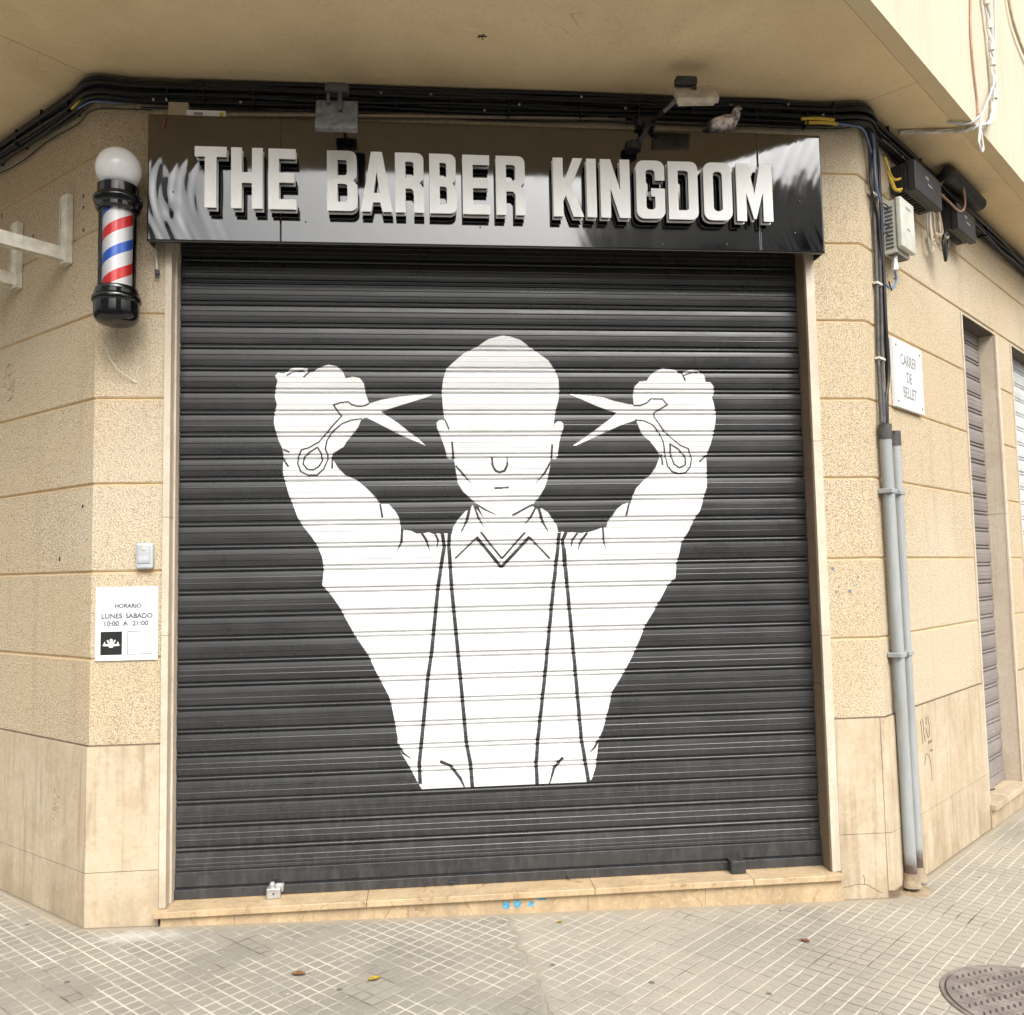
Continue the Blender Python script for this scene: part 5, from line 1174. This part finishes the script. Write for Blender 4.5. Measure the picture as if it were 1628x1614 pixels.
def splat(cx, cz, r, off, mb, fn=WP, seed=0, n=14):
    mb.poly([fn(cx + r*cos(2*pi*i/n)*(1+.22*noise.noise(Vector((i*1.3, seed, 0)))), cz + r*sin(2*pi*i/n)*(1+.22*noise.noise(Vector((i*1.7, seed, 4)))), off) for i in range(n)])
mb = MB()
for i, (a, b, r) in enumerate([(2.072, 1.545, .009), (2.155, 1.432, .009), (2.085, 1.430, .006), (2.08, 1.49, .004), (2.14, 1.47, .005), (2.10, 1.455, .004), (2.20, 1.50, .005), (2.18, 1.46, .004)]): splat(a, b, r, 0.0012, mb, WP, i)
build_each(mb, 'paint_spot', plain('spot_grey', (0.17, 0.20, 0.21), 0.7), BLD)
mb = MB()
for i, (a, b, r) in enumerate([(0.418, 0.030, .0175), (0.470, 0.034, .0185), (0.534, 0.030, .0150)]): splat(a, b, r, 0.0306, mb, WP, i+20)
mb.box(0.560, 0.604, -0.0306, -0.0302, 0.045, 0.0605)
build_each(mb, 'blue_paint_mark', MAT['blue_paint'], BLD)

# drip stain and tiny fitting on the ceiling
mb = MB(); q_ = Vector((0.342, -0.466, 3.93))
for a in range(5): mb.tube([q_ + Vector((0, 0, -0.002)), q_ + Vector((0.022*cos(a*1.3), 0.018*sin(a*1.3), -0.004-0.004*(a % 2)))], 0.0022, 5)
tag(mb.build('ceiling_stub', MAT['ink_black']), 'tiny black wire stub on the bare ceiling above the sign', 'wire')

# ------------------------------------------------------------------ manhole cover
mh = thing('manhole_cover', 'round iron manhole cover set in the paving at the bottom right', 'manhole cover', (2.24, -1.06, GZ(2.24)))
mx, my, mr = 2.245, -1.065, 0.300
zt = lambda x: GZ(x)
def mpoint(x, y, h): return Vector((x, y, GZ(x)+h))
def ringmesh(mb, r0, h0, r1, h1, n=64):
    for i in range(n):
        a, b = 2*pi*i/n, 2*pi*(i+1)/n
        mb.poly([mpoint(mx+r0*cos(a), my+r0*sin(a), h0), mpoint(mx+r1*cos(a), my+r1*sin(a), h1), mpoint(mx+r1*cos(b), my+r1*sin(b), h1), mpoint(mx+r0*cos(b), my+r0*sin(b), h0)], 0, True)
iron = plain('cast_iron', (0.25, 0.215, 0.195), 0.55, 0.3, 0.4, 0.22, 12, 0.2)
iron_d = plain('cast_iron_dirt', (0.07, 0.055, 0.05), 0.8)
mb = MB(); ringmesh(mb, mr+0.006, 0.001, mr+0.002, 0.006); ringmesh(mb, mr+0.002, 0.006, mr-0.010, 0.006); ringmesh(mb, mr-0.010, 0.006, mr-0.011, 0.0015); mb.build('frame_ring', iron, mh)
mb = MB(); ringmesh(mb, mr-0.011, 0.0015, mr-0.017, 0.0015); mb.build('gap', iron_d, mh)
mb = MB(); ringmesh(mb, mr-0.017, 0.0015, mr-0.018, 0.0065); ringmesh(mb, mr-0.018, 0.0065, mr-0.028, 0.0065); ringmesh(mb, mr-0.028, 0.0065, 0.0, 0.0045); mb.build('lid', iron, mh)
mb = MB(); ca, sa = cos(radians(-28)), sin(radians(-28)); k = 0
for i in range(-14, 15):
    for j in range(-14, 15):
        u, v = i*0.0215, j*0.0215
        x, y = u*ca - v*sa, u*sa + v*ca
        if math.hypot(x, y) > mr-0.040: continue
        if (i+j) % 2: continue
        hor = ((i-j)//2) % 2
        L_, Wd = (0.0125, 0.0036)
        a1 = radians(-28) + (0 if hor else pi/2)
        mb.frame_box(mpoint(mx+x, my+y, 0.0045), Vector((cos(a1), sin(a1), 0)), Vector((-sin(a1), cos(a1), 0)), UP, -L_, L_, -Wd, Wd, -0.001, 0.0035 if hor else 0.0028, 0 if hor else 1)
mb.build('tread_pattern', [iron, iron_d], mh)
mb = MB()
for i in range(14):
    a = 3.6 + i*0.06; x = mx + 0.16*cos(a)*random.uniform(.7, 1.3)-0.02; y = my - 0.17*random.uniform(.8, 1.1)+0.0
# ------------------------------------------------------------------ litter
def leaf(x, y, rot, L_, mat, lab, curl=0.35):
    mb = MB(); V = []; nx, ny = 8, 4
    for i in range(nx+1):
        f = i/nx; wv = L_*0.30*sin(pi*f)**0.8*(1+.25*noise.noise(Vector((f*5, rot, 0)))) + 0.0004
        for j in range(ny+1):
            g = -1+2*j/ny; a, b = (f-0.5)*L_, g*wv
            h = 0.003 + curl*abs(b)*0.9 + curl*L_*0.35*(f-0.5)**2*2 + 0.001*noise.noise(Vector((a*90, b*90, rot)))
            V.append((x + a*cos(rot)-b*sin(rot), y + a*sin(rot)+b*cos(rot), GZ(x)+h))
    mb.add(V, [(i*(ny+1)+j, i*(ny+1)+j+1, (i+1)*(ny+1)+j+1, (i+1)*(ny+1)+j) for i in range(nx) for j in range(ny)], 0, True)
    mb.tube([(x-L_*0.5*cos(rot), y-L_*0.5*sin(rot), GZ(x)+0.004), (x-L_*0.75*cos(rot+.3), y-L_*0.75*sin(rot+.3), GZ(x)+0.003)], 0.0008, 5)
    o = mb.build('fallen_leaf', mat); tag(o, lab, 'leaf', 'fallen leaves'); return o
leaf(-0.444, -0.571, 2.9, 0.058, MAT['leaf_orange'], 'orange brown dry leaf on the paving, furthest left of the leaves')
leaf(-0.149, -0.643, 0.5, 0.055, MAT['leaf_yellow'], 'larger yellow leaf on the paving below the shutter middle')
leaf(0.647, -0.157, 0.0, 0.028, MAT['leaf_yellow'], 'tiny yellow leaf close to the marble threshold')
leaf(1.653, -0.463, -0.8, 0.045, MAT['leaf_brown'], 'reddish brown leaf on the paving near the right corner')

# ------------------------------------------------------------------ the far side of the street (seen mirrored in the sign)
def house(cx, cy, w, d, h, rot, lab, floors, cols):
    t = thing('town_house', lab, 'building', (cx, cy, -0.31)); R = Matrix.Rotation(rot, 4, 'Z'); O = Vector((cx, cy, -0.31))
    ax = (R @ Vector((1,0,0))); ay = (R @ Vector((0,1,0)))
    mb = MB(); mb.frame_box(O, ax, ay, UP, -w/2, w/2, -d, 0, 0, h); wall_ = mb.build('wall', MAT['far_wall'], t)
    mb = MB(); mb.frame_box(O, ax, ay, UP, -w/2-.15, w/2+.15, -d, 0.25, h, h+0.35, 0, 0.04); mb.build('cornice', MAT['fascia'], t)
    fh = (h-0.6)/floors
    for f in range(floors):
        for c in range(cols):
            x = -w/2 + w*(c+0.5)/cols; z = 0.9 + f*fh
            mb = MB(); mb.frame_box(O, ax, ay, UP, x-0.5, x+0.5, 0.01, 0.06, z, z+1.5); wi = mb.build('window', MAT['far_dark'], wall_)
            mb = MB(); mb.frame_box(O, ax, ay, UP, x-0.62, x+0.62, 0.01, 0.20, z-0.12, z-0.01); mb.build('sill', MAT['kerb'], wall_)
house(11.4, -24.0, 12.0, 9, 14.4, radians(20), 'plain house across the street behind the viewer, right', 4, 4)
house(-16.5, -17.0, 18.0, 9, 17.5, radians(-43), 'tall long house across the left street behind the viewer', 5, 6)
